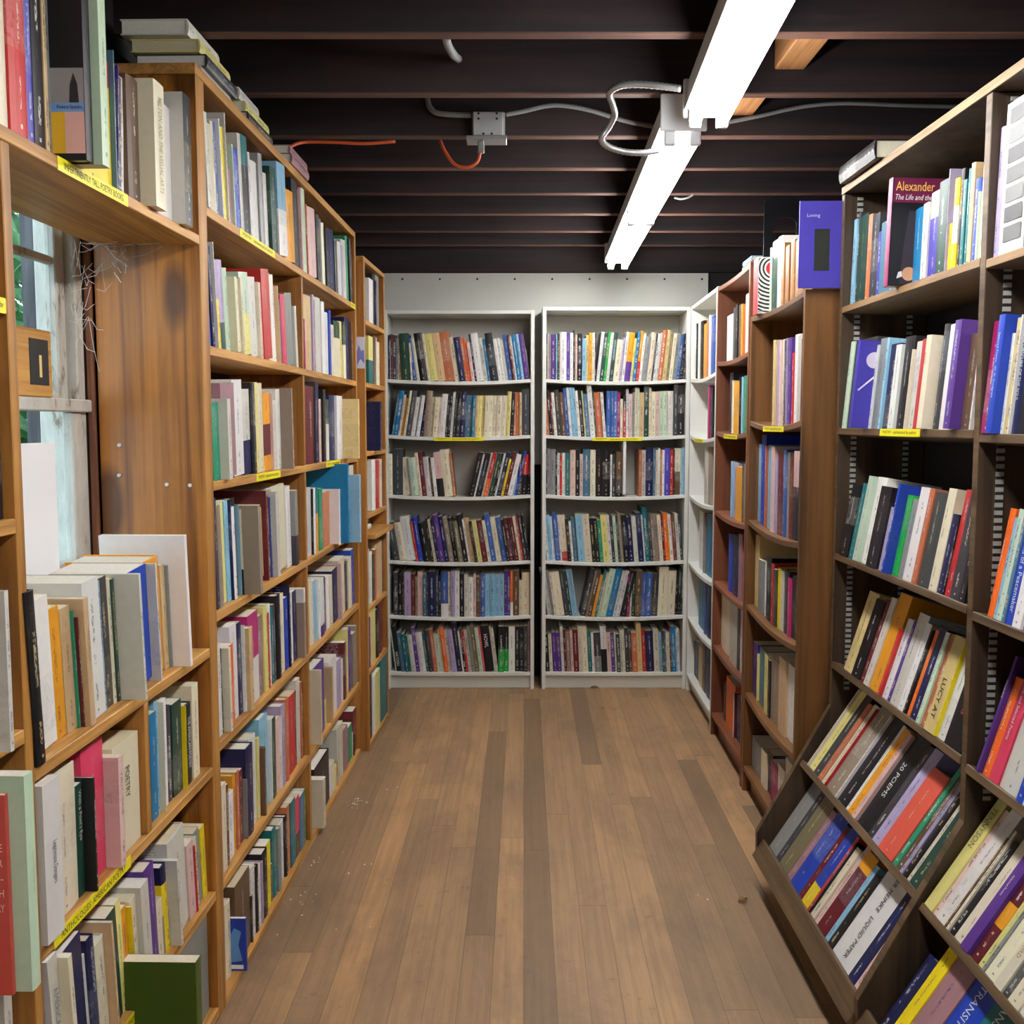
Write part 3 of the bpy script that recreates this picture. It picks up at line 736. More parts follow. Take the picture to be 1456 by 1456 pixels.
ORD = ['first', 'second', 'third', 'fourth', 'fifth', 'sixth', 'seventh', 'eighth', 'ninth', 'tenth', 'eleventh', 'twelfth', 'thirteenth', 'fourteenth', 'fifteenth',
       'sixteenth', 'seventeenth', 'eighteenth', 'nineteenth', 'twentieth'] + ['%d%s' % (k, {1: 'st', 2: 'nd', 3: 'rd'}.get(k % 10, 'th')) for k in range(21, 60)]
def colname(it):
    a, b = PAL[it['c1']][1], PAL[it['c2']][1]
    if it['hi'] > 0 and a != b: return a + ' and ' + b
    return a
def finish_books():
    # neighbours and labels
    rows = {}
    for b in BK: rows.setdefault((b['unit'], b['row']), []).append(b)
    for bs in rows.values():
        bs.sort(key=lambda b: b['a0'])
        for i, b in enumerate(bs):
            b['prev'] = bs[i - 1] if i else None; b['next'] = bs[i + 1] if i + 1 < len(bs) else None
            b['pos'] = i; b['n'] = len(bs)
    def size(b):
        w_ = 'thick ' if b['th'] > .034 else 'thin ' if b['th'] < .014 else ''
        return ('tall ' if b['h'] > .285 else '') + w_
    def cands(b):
        base = size(b) + colname(b['it']) + ' book'; near = 'near end' if b['side'] != 'back' else 'left end'; far = 'far end' if b['side'] != 'back' else 'right end'
        P_, N_ = b['prev'], b['next']; place = 'on ' + b['row'] + ' of ' + b['unit']
        yield base + ' ' + place
        if P_ and N_: yield base + ' between ' + colname(P_['it']) + ' and ' + colname(N_['it']) + ' ones ' + place
        if b['pos'] <= b['n'] - 1 - b['pos']: yield base + ', ' + ORD[b['pos']] + ' from ' + near + ', ' + b['row'] + ', ' + b['unit']
        else: yield base + ', ' + ORD[b['n'] - 1 - b['pos']] + ' from ' + far + ', ' + b['row'] + ', ' + b['unit']
    cnt = {}
    allc = [list(cands(b)) for b in BK]
    for cs in allc:
        for c in cs: cnt[c] = cnt.get(c, 0) + 1
    for b, cs in zip(BK, allc):
        ok = [c for c in cs if cnt[c] == 1 and len(c.split()) <= 16]
        b['label'] = b.get('label') or (ok[0] if ok else cs[-1])
    order = sorted(BK, key=lambda b: -b['px'])
    big, rest = order[:300], order[300:]
    for b in big:
        v, faces, uvs, flags, pv, pf = book_geo(b)
        faces, uvs = flip(b['f'], faces, uvs); at = attrs(b)
        o0 = b['f'].p(b['a0'], b['b'], b['z'])
        root = empty('book', o0, b['label'], 'book', 'books on ' + b['row'] + ' of ' + b['unit'])
        me = cover_mesh(v, faces, book_loops(b, faces, uvs, flags, at), o0, 'cover')
        o = bpy.data.objects.new('cover', me); COL.objects.link(o); o.parent = root
        pg = mesh_obj('pages', pv, pf, M_PAGES, root, o0)
        ca = pg.data.attributes.new('col', 'FLOAT_COLOR', 'CORNER'); ca.data.foreach_set('color', [*at[3], 1.0] * len(pg.data.loops))
        b['root'] = root
    V, Fc, Lp, Mi, k = [], [], [], [], 0
    for b in rest:
        v, faces, uvs, flags, pv, pf = book_geo(b); faces, uvs = flip(b['f'], faces, uvs); at = attrs(b)
        k = len(V); V += v; Fc += [tuple(i + k for i in q) for q in faces]; Lp += book_loops(b, faces, uvs, flags, at); Mi += [0] * len(faces)
        k = len(V); V += pv; pf2, _ = flip(b['f'], [tuple(q) for q in pf], [[0]] * len(pf))
        Fc += [tuple(i + k for i in q) for q in pf2]; Mi += [1] * len(pf2)
        for q in pf2:
            for _ in q: Lp.append((at[3], at[3], at[3], (0, 0, 0), 0, (.5, .5)))
    me = bpy.data.meshes.new('books'); me.from_pydata([tuple(p) for p in V], [], Fc); me.materials.append(M_BOOK); me.materials.append(M_PAGES)
    me.polygons.foreach_set('material_index', Mi); fill_attrs(me, Lp)
    o = bpy.data.objects.new('smaller_books', me); COL.objects.link(o)
    tag(o, 'the remaining small looking books packed on the shelves down the aisle', 'books', kind='stuff')
    print('BOOKS', len(BK), 'smallest individual px', int(order[min(299, len(order) - 1)]['px']))
# ------------------------------------------------------------------ rows of books, read off left to right
PB = 'tall pine bookcase'; WS = 'window shelves'; FP = 'far pine bookcase'; LW = 'left white bookcase'; RW = 'right white bookcase'
SW = 'white corner bookcase'; FB_ = 'reddish brown bookcase'; NB = 'walnut brown bookcase'; DS = 'dark slanted shelves'
A1a, A2a = (2.401, 3.351), (3.374, 4.334)
cA = (280, 140, 6.067); cB = (285, 330, 7.28); cC = (285, 520, 8.09); cD = (295, 680, 7.28); cE = (300, 820, 5.825); cF = (300, 950, 4.7); cG = (310, 1120, 4.853)
cH = (420, 400, 5.2); cI = (430, 640, 6.069); cJ = (430, 860, 6.069); cK = (430, 1050, 7.66)
row('A1', cA, '@55 /-6 w:105,130,135 C:165,210 C:185,215 b:210,215 W:240,200 Y:270,260 w:282,292,150 D:318,600 m:345,415 u:395,440 w:415,320 tK7:470,325 W:490,480 W:552,535 g:605,490 w:635,650 G:660,705,600 sW5:720,792,560 M:860,780 K:895,690 p:905,800 A:925,780 m:955,785 L:972,925 p:1045,935 k:1075,1010 g:1090,1040 C:1118,1080 K:1150,1120 B:1193,1128 K:1223,1222 W:1252,1240 v:1275,1270 w:1295,1220 e:1318,1193 K:1335,1372,1222',
    PB, 'top shelf', 'left', (2.401, 4.334), b=-.012)
row('A2', cB, '@85 /-7 k:102,600 u:130,175 B:160,165 w:195,125 Y:228,700 vG3:285,300 m:328,385 C:400,422,475 C:442,490 C:470,485 my5:545,425 w:605,475 C:628,530 p:662,535 R:672,752,395 C:772,440 W:802,455 T:822,570 S:862,710 P:905,655 g:975,640 w:1005,1024,775',
    PB, 'second shelf near half', 'left', A1a, b=-.012)
row('A3', cC, '@130 /-3 w:150,600 e:165,240,430 w:345,382,385 D:425,205 W:512,165 wB4:592,275 K:600,195 k:660,200 y:692,195 C:752,205 Mr26:822,320 p:850,325 w:895,400 W:940,275 n:1072,1086,260',
    PB, 'third shelf near half', 'left', A1a, b=-.01)
row('A4', cD, '@95 /-4 k:140,210 n:180,290 y:205,270 s:255,240 B:272,235 W:325,300 K:335,220 s:357,270 CK3:385,320 n:560,585,280 T:600,420 r:612,130 p:650,310 r:662,190 b:682,195 w:745,770,150 C:822,115 W:880,95 gk4:930,957,130',
    PB, 'fourth shelf near half', 'left', A1a, b=-.012)
row('A5', cE, '@70 /-2 W:103,565 K:112,600 C:172,188,590 O:206,595 W:235,415 B:272,390 W:286,400 T:345,372,425 AW5:408,330 D:442,345 y:492,255 R:500,300 W:514,235 t:532,260 k:548,235 K:598,160 C:617,165 u:650,180 B:662,70 k:674,140 W:687,130 B:720,130 nW8A:782,797,100',
    PB, 'fifth shelf near half', 'left', A1a, b=-.014)
row('A6', cF, '@80 C:115,790 N:130,790 W:160,860 M:178,725 L:200,700 r:222,700 g:245,745 B:252,298,545 W:316,480 y:338,475 N:368,378,535 s:395,350 W:418,345 G:442,355 p:466,350 W:480,320 v:510,260 L:534,215 R:570,210 k:577,160 w:602,85 L:617,95 r:636,100',
    PB, 'sixth shelf near half', 'left', A1a, b=-.015)
row('A7', cG, '@85 C:103,820 u:198,207,905 N:228,690 k:247,750 W:270,560 K:292,555 W:302,545 v:322,520 K:355,465 Y:370,405 N:382,540 t:415,300 g:448,290 W:464,270 K:488,205 L:502,140 t:542,110 PN4:568,90 S:602,70 l:622,20 o:645,10 N:662,0',
    PB, 'bottom shelf near half', 'left', A1a, b=-.012, depthmax=.225)
row('A2', cH, '@55 /-2 V:66,90 A:80,280 T:125,95 v:150,100 r:158,140 w:200,115 W:225,150 W:248,225 u:272,215 C:292,320 GC7:335,290 y:355,295 GC6:383,300 B:405,265 N:428,300 C:438,320',
    PB, 'second shelf far half', 'left', A2a, b=-.012)
row('A3', cH, '@80 r:150,770 k:165,750 B:180,745 p:197,870 K:232,800 GW6:254,870 B:300,840 W:353,845 q:470,480,870',
    PB, 'third shelf far half', 'left', A2a, b=-.01)
row('A4', cI, '@58 w:82,330 K:92,335 W:122,330 tM6:150,330 e:182,335 L:238,375 W:322,334,340 c:400,412,120 s:500,512,215 C:522,165 W:552,165 c:580,160',
    PB, 'fourth shelf far half', 'left', A2a, b=-.008)
row('A5', cJ, '@86 /-3 C:110,-205 s:135,-200 W:163,-205 WV2:205,-205 K:214,-220 W:240,-240 C:268,-245 B:310,-290 p:348,358,-350 C:372,-380 k:400,-350 C:438,-400 u:480,-470 U:503,-480 C:520,-500',
    PB, 'fifth shelf far half', 'left', A2a, b=-.012)
row('A6', cJ, '@95 C:170,176,565 V:202,560 y:216,900 T:266,276,545 W:300,500 v:345,500 W:356,480 r:384,330 y:402,220 V:430,230 n:465,255 g:508,185',
    PB, 'sixth shelf far half', 'left', A2a, b=-.012)
row('A7', cK, '@128 C:236,262,455 K:305,345 W:352,310 y:380,320 T:390,250 w:420,-90 C:455,-130 D:507,-80 e:545,-100 C:556,-60 K:562,-40 r:605,-290',
    PB, 'bottom shelf far half', 'left', A2a, b=-.012, depthmax=.225)
# far pine bookcase
U2 = (4.397, 4.871)
cU = (500, 350, 6.93)
row('F1', cU, '@180 W:215,310 K:232,270 B:252,340 g:272,280', FP, 'top shelf', 'left', U2, b=-.01)
row('F2', cU, '@186 yt5:215,880 N:245,880 w:258,900 C:285,940', FP, 'second shelf', 'left', U2, b=-.01)
row('F3', cH, '@568 B:630,642,890', FP, 'third shelf', 'left', U2, b=-.01)
row('F4', cI, '@610 W:640,85 R:665,90 C:690,80 u:715,80', FP, 'fourth shelf', 'left', U2, b=-.01, )
row('F6', cI, '@535 w:590,865 W:605,890 G:622,900 L:645,860 T:690,800 B:715,780', FP, 'sixth shelf', 'left', U2, b=-.01)
row('F7', cJ, '@528 y:550,130 n:570,100 V:595,115 y:635,0 K:668,50 r:700,-60', FP, 'seventh shelf', 'left', U2, b=-.01)
row('F8', cJ, '@538 s:560,735 G:585,760 K:610,630 W:640,620 y:680,600 t:735,450', FP, 'bottom shelf', 'left', U2, b=-.005)
# window shelves, left foreground
cT = (0, 0, 4.414); c3 = (0, 700, 3.83); cM = (40, 1060, 5.6); cN = (0, 1200, 4.55)
row('W1', cT, '@-260 k:-160,~33 w:-60,~34 C:68,~36 R:85,195,~36 U:228,~32 K:290,~33 T:318,~34 g:345,~36 K:555,600,~36 m:648,694,~38 YR8A:707,170 S:716,315 /4 V:738,390 k:768,460 W:790,455 /0 N:822,895,458 C:985,1050,490 W:1085,565 K!w:1168,1216,575',
    WS, 'top shelf', 'left', (.6, 2.335), b=-.012, depthmax=.225, hard=.8)
row('W2', c3, '@120 /-4 K:215,262,540 W:318,622 M:368,640 T:425,632 e:440,640 r:458,675 T:500,527,575 W:582,490 s:590,482 k:622,470 C:642,466 G:662,470 w:795,806,440 u:832,460 w:880,888,385 M:902,380 T:925,395 g:945,395 W:1040,1053,232',
    WS, 'window ledge shelf', 'left', (1.511, 2.335), b=-.02, depthmax=.21)
row('W3', cM, '@60 W:165,300,330 C:420,285 G:460,335 K:550,562,260 P:628,45 p:748,788,100 C:902,35', WS, 'shelf behind the yellow tape', 'left', (1.511, 1.944), b=-.012, depthmax=.22)
row('W3', cM, '@1000 c:1045,-240 s:1058,-345 C:1078,-340 W:1122,-345 k:1162,-290 G:1238,-320 Y:1256,-310 K:1322,-300 C:1372,-470', WS, 'shelf right of the small divider', 'left', (1.967, 2.338), b=-.014, depthmax=.22)
row('W4', cN, '@296 /-5 V:352,750 w:395,455,720 C:520,545,690 B:590,720 W:602,740 B:668,600 C:728,645 T:770,782,480 G:800,455 y:830,365 M:858,415 Y:892,385 C:920,350 w:955,1003,260 V:1046,160 C:1073,400 YB8A:1112,140 w:1178,1190,90 w:1232,-20 p:1275,0 R:1287,0 C:1300,-40 g:1312,-80 Y:1352,-110',
    WS, 'lower shelf', 'left', (1.511, 2.335), b=-.012, depthmax=.22)
row('W5', cN, '@-150 C:250,1280 w:330,1300 K:800,~22 W:860,~20 X:1302,1335,770 g:1385,750', WS, 'bottom shelf', 'left', (1.511, 2.335), b=-.012, depthmax=.22)
cX = (0, 1040, 3.5)
row('Xd', cX, '@-420 W:-300,~24 B:-220,~22 w:-140,~24 a:64,82,320 m:165,208,225', WS, 'nearest shelf at the left edge', 'left', (.6, 1.484), b=-.01, depthmax=.22)
row('Xc', c3, '@-300 T:-220,~22 k:-140,~24 w:60,82,540', WS, 'shelf above the coral book', 'left', (.6, 1.484), b=-.015, depthmax=.22)
row('Xb', (0, 350, 4.16), '@-300 w:-200,~25 K:25,770', WS, 'shelf at the left edge below the tape', 'left', (.6, 1.484), b=-.01, depthmax=.22)
row('Xe', (0, 1040, 3.5), '@-420 R:-300,~21 w:-200,~23 C:-40,~21 w:60,98,1310 C:138,1400', WS, 'low shelf at the left edge', 'left', (.6, 1.484), b=-.04, depthmax=.19)
# back wall
c1 = (530, 370, 4.412); c2 = (530, 680, 4.55); cR = (750, 370, 4.411); cR2 = (750, 680, 4.55)
LA_, RA_ = (-.654, .097), (.181, .915); dm = .24
row('L1', c1, '@82 r:92,470 B:102,468 s:107,500 r:127,465 k:147,470 g:167,490 /-3 L:182,470 G:240,460 C:250,520 k:258,490 /-8 b:278,490 C:298,490 K:347,460 C:364,465 y:410,465 T:458,460 L:517,450 C:547,485 B:583,485 L:600,480 O:622,500 p:642,515 B:655,465 W:697,460 w:724,490 c:742,495 K:790,460 W:812,495 W:832,490 w:852,500 b:882,470 r:895,470 w:907,480 c:932,470 s:952,465 V:984,465 C:999,555', LW, 'top shelf', 'back', LA_, b=-.02, depthmax=dm)
row('L2', c1, '@118 /9 S:127,840 c:157,820 w:172,845 M:192,865 C:205,820 k:237,820 W:260,860 g:272,845 W:292,850 B:317,900 /5 n:354,820 C:374,860 C:402,860 p:414,860 W:450,840 k:467,850 K:482,830 w:497,830 k:517,830 K:542,825 /3 B:575,825 S:618,850 c:636,850 q:656,850 y:676,850 q:694,850 C:722,850 C:746,850 C:770,850 C:800,850 C:832,850 y:858,825 K:882,835 /0 L:900,830 L:920,830 T:936,830 k:985,810 n:1003,790', LW, 'second shelf', 'back', LA_, b=-.02, depthmax=dm)
row('L3', c1, '@102 C:125,1215 k:190,1185 /-6 C:245,1240 m:290,1240 C:312,1210 r:340,1205 W:377,1235 K:388,1240 W:408,1240 pK4:452,1205 C:512,1190 L:522,1210 _:598 /13 K:632,1210 W:642,1220 K:680,1215 w:690,1210 RO4:718,1210 W:724,1220 G:748,1215 K:762,1215 W:774,1215 B:803,1210 Y:818,1250 r:843,1210 W:874,1220 s:888,1220 u:902,1200 /3 K:930,1195 RK5:966,1220 RK5:1001,1220', LW, 'third shelf', 'back', LA_, b=-.02, depthmax=dm)
row('L4', c2, '@130 /-9 k:175,290 C:220,290 W:282,250 R:298,280 u:330,255 K:382,290 K:397,260 C:417,270 B:437,270 V:467,240 B:497,250 n:527,255 K:557,260 o:587,280 K:620,240 W:632,270 T:667,260 K:682,280 y:712,275 r:747,275 C:767,275 b:802,235 C:837,255 b:872,255 K:887,270 r:917,260 G:922,260 r:947,255 C:967,250 R:977,255 k:1007,240 K:1022,240 K:1042,260', LW, 'fourth shelf', 'back', LA_, b=-.02, depthmax=dm)
row('L5', c2, '@136 k:165,610 K:190,625 k:207,600 v:247,610 r:277,620 n:292,640 p:327,605 S:347,620 k:359,630 B:407,605 k:427,610 K:442,640 bW3:487,610 C:507,605 v:532,600 W:562,600 K:592,620 w:618,625 W:652,640 p:668,620 N:698,640 b:727,620 s:758,620 s:790,620 s:820,620 s:850,620 V:872,600 V:890,600 OW3:907,600 N:947,600 C:965,660 C:1017,610 q:1038,660', LW, 'fifth shelf', 'back', LA_, b=-.02, depthmax=dm)
row('L6', c2, '@146 /-7 m:155,980 K:187,960 S:215,1000 t:237,1010 t:252,1020 w:282,1015 V:307,970 W:347,1000 t:367,1010 k:397,990 L:422,980 m:452,1010 C:467,980 O:492,970 w:517,980 v:547,985 B:582,940 W:592,990 K:607,980 R:622,990 w:642,980 g:662,960 o:692,960 m:716,970 P:730,970 K:787,960 w:801,960 C:813,970 /0 KE5:850,960 KE5:880,960 W:920,960 K:950,960 K:976,960 k:1003,955 D:1040,930', LW, 'bottom shelf', 'back', LA_, b=-.015, depthmax=dm)
row('R1', cR, '@106 K:117,460 W:131,455 n:146,470 V:178,465 s:186,465 k:202,460 W:245,450 V:266,455 W:286,455 k:298,440 p:312,470 K:342,460 s:366,490 q:384,470 M:404,455 C:422,455 B:430,460 /6 W:450,450 G:475,460 E:490,450 W:510,455 G:535,455 C:572,500 v:588,485 W:605,450 MV4:642,455 y:656,490 c:676,450 MR4:696,445 W:712,460 g:745,480 C:776,455 K:785,460 W:800,460 w:815,455 L:842,440 q:867,440 o:884,460 C:907,460 g:930,460 b:950,470 K:958,460 B:970,460 k:985,455', RW, 'top shelf', 'back', RA_, b=-.02, depthmax=dm)
row('R2', cR, '@106 /-5 L:140,815 K:160,815 r:171,830 W:188,830 k:217,815 N:245,830 b:267,805 W:282,800 s:302,800 s:320,800 W:337,820 K:360,820 y:368,820 S:397,840 W:427,780 G:437,820 L:476,830 W:496,830 /0 b:522,820 b:542,820 b:562,820 j:580,830 C:598,870 KR7:618,850 W:632,810 p:656,840 g:672,830 C:690,800 m:700,805 T:730,830 G:760,780 C:776,800 C:801,825 p:825,825 m:850,820 m:874,820 W:913,820 k:942,780 K:981,785', RW, 'second shelf', 'back', RA_, b=-.02, depthmax=dm)
row('R3', cR, '@106 K:115,1190 g:140,1185 g:176,1185 K:187,1200 W:202,1210 R:217,1220 W:237,1210 t:266,1210 p:301,1190 K:327,1190 p:347,1215 S:392,1185 C:427,1190 K:471,1190 K:517,1190 W:530,1220 k:552,1215 NK4:606,1200 g:673,1180', RW, 'third shelf left part', 'back', (.181, .586), b=-.02, depthmax=dm)
row('R3', cR, '@697 L:716,1190 w:740,1190 B:786,1175 S:802,1180 C:816,1190 W:831,1180 L:843,1190 W:858,1190 U:891,1180 R:914,1190 K:921,1190 CN5:956,1180 m:964,1180 s:985,1175', RW, 'third shelf right part', 'back', (.606, .915), b=-.02, depthmax=dm)
row('R4', cR2, '@102 /-5 t:126,240 W:141,250 s:166,240 W:181,250 b:216,230 W:226,240 CR2:266,240 K:286,265 W:301,280 S:331,260 s:376,235 C:421,235 K:446,260 K:471,260 e:495,270 y:532,240 W:551,240 k:571,250 m:591,245 k:606,240 n:626,230 K:662,240 B:692,255 w:722,245 B:756,225 W:766,240 t:797,190 k:816,230 n:836,230 n:856,230 C:882,240 r:896,240 O:917,225 M:927,230 W:946,235 R:952,240 N:970,240 w:992,230 k:1006,240', RW, 'fourth shelf', 'back', RA_, b=-.02, depthmax=dm)
row('R5', cR2, '@104 /-8 k:131,600 w:161,590 g:176,600 C:191,610 C:241,610 k:271,600 G:291,600 s:301,590 s:328,590 _:342 /12 k:374,590 n:384,600 N:412,600 M:432,630 t:448,600 C:463,610 m:505,590 c:550,590 w:570,600 W:595,600 K:638,600 /2 j:660,620 C:670,620 G:690,620 N:731,600 b:764,615 b:796,615 k:840,620 C:901,575 C:951,600 K:966,600 K:986,580 K:1012,590', RW, 'fifth shelf', 'back', RA_, b=-.02, depthmax=dm)
row('R6', cR2, '@100 /-3 K:145,1010 C:166,1010 V:196,1000 V:222,1000 w:241,960 r:257,980 n:285,1000 p:302,990 r:336,980 C:361,960 C:396,960 t:421,990 W:437,1000 kg4:482,1000 WK5:520,960 p:546,1000 V:570,1000 C:580,1000 G:606,1010 w:621,990 C:636,980 k:661,970 N:681,990 L:716,1000 q:746,940 R:771,980 B:822,990 C:856,980 s:876,1000 k:894,990 S:904,990 C:926,1000 r:936,950 c:966,960 s:975,980 W:988,970 n:1002,980', RW, 'bottom shelf', 'back', RA_, b=-.015, depthmax=dm)
# white corner bookcase, brown bookcases (spines seen edge on)
c7 = (960, 250, 3.64); c8 = (960, 620, 3.832); c9 = (960, 950, 4.16)
WSa, B1a, B2a = (4.65, 5.385), (3.946, 4.607), (3.136, 3.884)
row('S1', c7, '@66 D:83,765 k:90,770 C:105,770 K:112,765 W:124,760 K:145,750 M:158,760 L:170,745 W:180,720 b:189,720', SW, 'top shelf', 'right', WSa, b=-.02, depthmax=.24)
row('S2', c7, '@166 A:178,1085 K:188,1090', SW, 'second shelf', 'right', WSa, b=-.02, depthmax=.24)
row('S3', c8, '@156 w:176,60 n:190,60', SW, 'third shelf', 'right', WSa, b=-.02, depthmax=.24)
row('S4', c8, '@126 W:146,420 n:165,425 c:190,440', SW, 'fourth shelf', 'right', WSa, b=-.03, depthmax=.24)
row('S5', c8, '@126 c:150,780 b:166,780 B:189,790', SW, 'fifth shelf', 'right', WSa, b=-.03, depthmax=.24)
row('S6', c8, '@70 K:100,1080 B:125,1150 q:145,1160 N:160,1150 B:188,1130', SW, 'bottom shelf', 'right', WSa, b=-.03, depthmax=.24)
row('B1', c7, '@265 W:297,715 k:310,680 K:325,665 N:335,660 M:346,665 O:356,665 W:374,600', FB_, 'top shelf', 'right', B1a, b=-.03, depthmax=.24)
row('B2', c7, '@275 k:287,1020 C:300,1060 M:325,1060 K:338,1040 s:350,1040 e:362,1030', FB_, 'second shelf', 'right', B1a, b=-.03, depthmax=.24)
row('B3', c8, '@298 s:314,140 v:326,150 M:360,170 k:368,150 n:380,150', FB_, 'third shelf', 'right', B1a, b=-.03, depthmax=.24)
row('B4', c8, '@283 u:306,540 B:340,550 D:362,540 L:380,640', FB_, 'fourth shelf', 'right', B1a, b=-.03, depthmax=.24)
row('B5', c8, '@230 C:293,870 w:333,900 k:350,940 W:362,945 v:378,950', FB_, 'fifth shelf', 'right', B1a, b=-.03, depthmax=.24)
row('B6', c9, '@280 k:298,100 O:336,110 w:346,150 r:358,150 B:375,190 K:405,220', FB_, 'bottom shelf', 'right', B1a, b=-.03, depthmax=.24)
cS = (1000, 150, 4.853)
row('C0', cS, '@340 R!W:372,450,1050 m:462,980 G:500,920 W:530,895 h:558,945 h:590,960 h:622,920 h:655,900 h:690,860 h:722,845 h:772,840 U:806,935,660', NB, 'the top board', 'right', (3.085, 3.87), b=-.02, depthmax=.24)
row('C1', c7, '@497 q:520,850 v:532,850 p:545,850 C:556,845 k:566,850 v:577,840 V:598,835 R:607,915 W:625,815 w:644,820 r:672,830 W:690,830', NB, 'first shelf down', 'right', B2a, b=-.035, depthmax=.22)
row('C2', c8, '@395 w:428,35 s:458,50 u:482,0 L:495,55 s:515,55 p:535,60 v:553,130 r:578,100 b:603,75 n:610,90 r:637,135 pK6:665,80 K:690,130', NB, 'second shelf down', 'right', B2a, b=-.03, depthmax=.24)
row('C3', c8, '@405 q:448,550 g:484,690 W:492,690 K:516,670 R:530,700 k:550,730 Y:570,725 w:585,740 k:602,740 A:632,780 K:678,780 w:690,770', NB, 'third shelf down', 'right', B2a, b=-.03, depthmax=.24)
row('C4', c9, '@448 V:478,-130 y:490,-80 S:522,-90 y:542,-70 K:562,-40 n:605,-20 T:660,-40 W:703,10 k:742,50', NB, 'fourth shelf down', 'right', B2a, b=-.03, depthmax=.24)
row('C5', c9, '@430 K:450,340 g:500,480 C:545,510 K:562,520 j:602,590 W:645,610 w:700,600', NB, 'bottom shelf', 'right', B2a, b=-.03, depthmax=.24)
# dark display shelves
d1 = (1150, 80, 4.16); d2 = (1150, 400, 4.758); d3 = (1150, 650, 4.758); d4 = (1150, 850, 4.758); d5 = (1050, 1100, 3.586)
Da, Ea = (2.160, 3.050), (1.226, 2.130)
row('D1', d1, '@232 s:268,960 k:276,920 G:322,925 L:352,930 k:386,920 U:408,1030 S:438,905 j!K:463,600,715 c:652,880 w:697,860 Uw7A:742,780 G:797,720 v:814,665 Y:828,985 YW37:867,715 K:884,660 t:910,725 t:922,660 T:950,625 u:978,715 m:990,800 C:1012,625', DS, 'top shelf far bay', 'right', Da, b=-.022, depthmax=.22)
row('D2', d2, '@198 m:255,405 k:266,370 U:282,400,395 W:414,430 g:462,380 s:495,380 B:528,415 W:580,425 K:638,365 C:665,460 w:692,400 R:718,375 C:752,830,360 k:868,285 W:905,265 V:948,1022,255 N:1082,345 W:1100,900', DS, 'second shelf far bay', 'right', Da, b=-.005, depthmax=.22)
row('D3', d3, '@205 K:262,190 t:295,180 m:350,130 W:385,140 K:465,205 v:486,350 u:500,562,180 E:602,260 g:635,290 W:692,210 L:725,215 k:802,245 C:867,215 B:905,390 K:920,400 R:952,225 k:1010,250 K:1052,480', DS, 'third shelf far bay', 'right', Da, b=-.002, depthmax=.22)
row('D4', d4, '@235 q:290,-20 K:350,30 r:372,20 w:412,10 M:465,-5 R:500,215 W:535,155 V:545,150 w:605,125 W:640,185 K:665,220 O:688,225 B:722,220 m:762,240 L:780,265 q:850,280 Y:876,305 W:920,315 K:1022,400', DS, 'fourth shelf far bay', 'right', Da, b=.0, depthmax=.22, hard=.2)
row('D5', d5, '@357 w:370,-430 y:390,-430 k:412,-400 L:432,-345 C:445,-340 R:457,-330 n:500,-355 W:515,-290 K:555,-265 W:565,-240 M:583,-210 p:612,-195 K:665,-170 k:690,-120 v:720,-100 a:795,25 e:815,-30 N:830,-10 v:845,-40 K:870,0 C:880,90 G:922,85 kW37:985,240', DS, 'slanted shelf far bay', 'right', Da, b=.0, depthmax=.22, hard=.3)
row('D6', d5, '@150 g:185,60 k:200,80 o:240,140 D:252,210 u:298,215 r:312,290 uY3:340,290 R:352,330 K:358,350 C:380,395 p:392,380 rM8A:430,445 s:446,480 K:472,540 W:548,510 B:580,645 p:592,680 b:632,665', DS, 'lowest tray far bay', 'right', Da, b=.0, depthmax=.21, hard=.4)
row('E1', d1, '@1035 e:1056,460 v:1118,410 W:1262,190 k:1400,200 N:1500,~27', DS, 'top shelf near bay', 'right', Ea, b=-.012, depthmax=.22)
row('E2', d2, '@1112 K:1160,275 j:1192,260 u:1232,1290,220 W:1315,350 q:1348,240 W:1362,225 B:1410,280 K:1480,120 S:1560,~24 T:1640,~23', DS, 'second shelf near bay', 'right', Ea, b=.0, depthmax=.22)
row('E3', d3, '@1205 O:1252,350 s:1262,410 m:1300,355 S:1330,300 u:1375,320 W:1450,420 D:1530,~22 K:1620,~23', DS, 'third shelf near bay', 'right', Ea, b=-.005, depthmax=.22)
row('E4', d4, '@1135 V:1172,400 O:1222,555 P:1288,400 w:1405,450 u:1450,480 W:1520,~22 b:1600,~24', DS, 'fourth shelf near bay', 'right', Ea, b=.0, depthmax=.22)
row('E5', d5, '@958 y:1002,140 p:1018,200 W:1060,200 N:1070,330 C:1085,300 K:1112,360 C:1140,340 V:1195,350 rM35:1235,400 y:1252,500 g:1268,520 C:1312,600 C:1358,640 k:1385,800 C:1440,800 W:1500,~21 T:1580,~22', DS, 'slanted shelf near bay', 'right', Ea, b=.0, depthmax=.22, hard=.3)
row('E6', d5, '@690 B:730,960 Y:765,885 D:845,930 u:930,990 t:1010,960 G:1120,1130 y:1145,1110 k:1240,1240 B:1330,1250 W:1400,~20', DS, 'lowest tray near bay', 'right', Ea, b=.0, depthmax=.21, hard=.4)
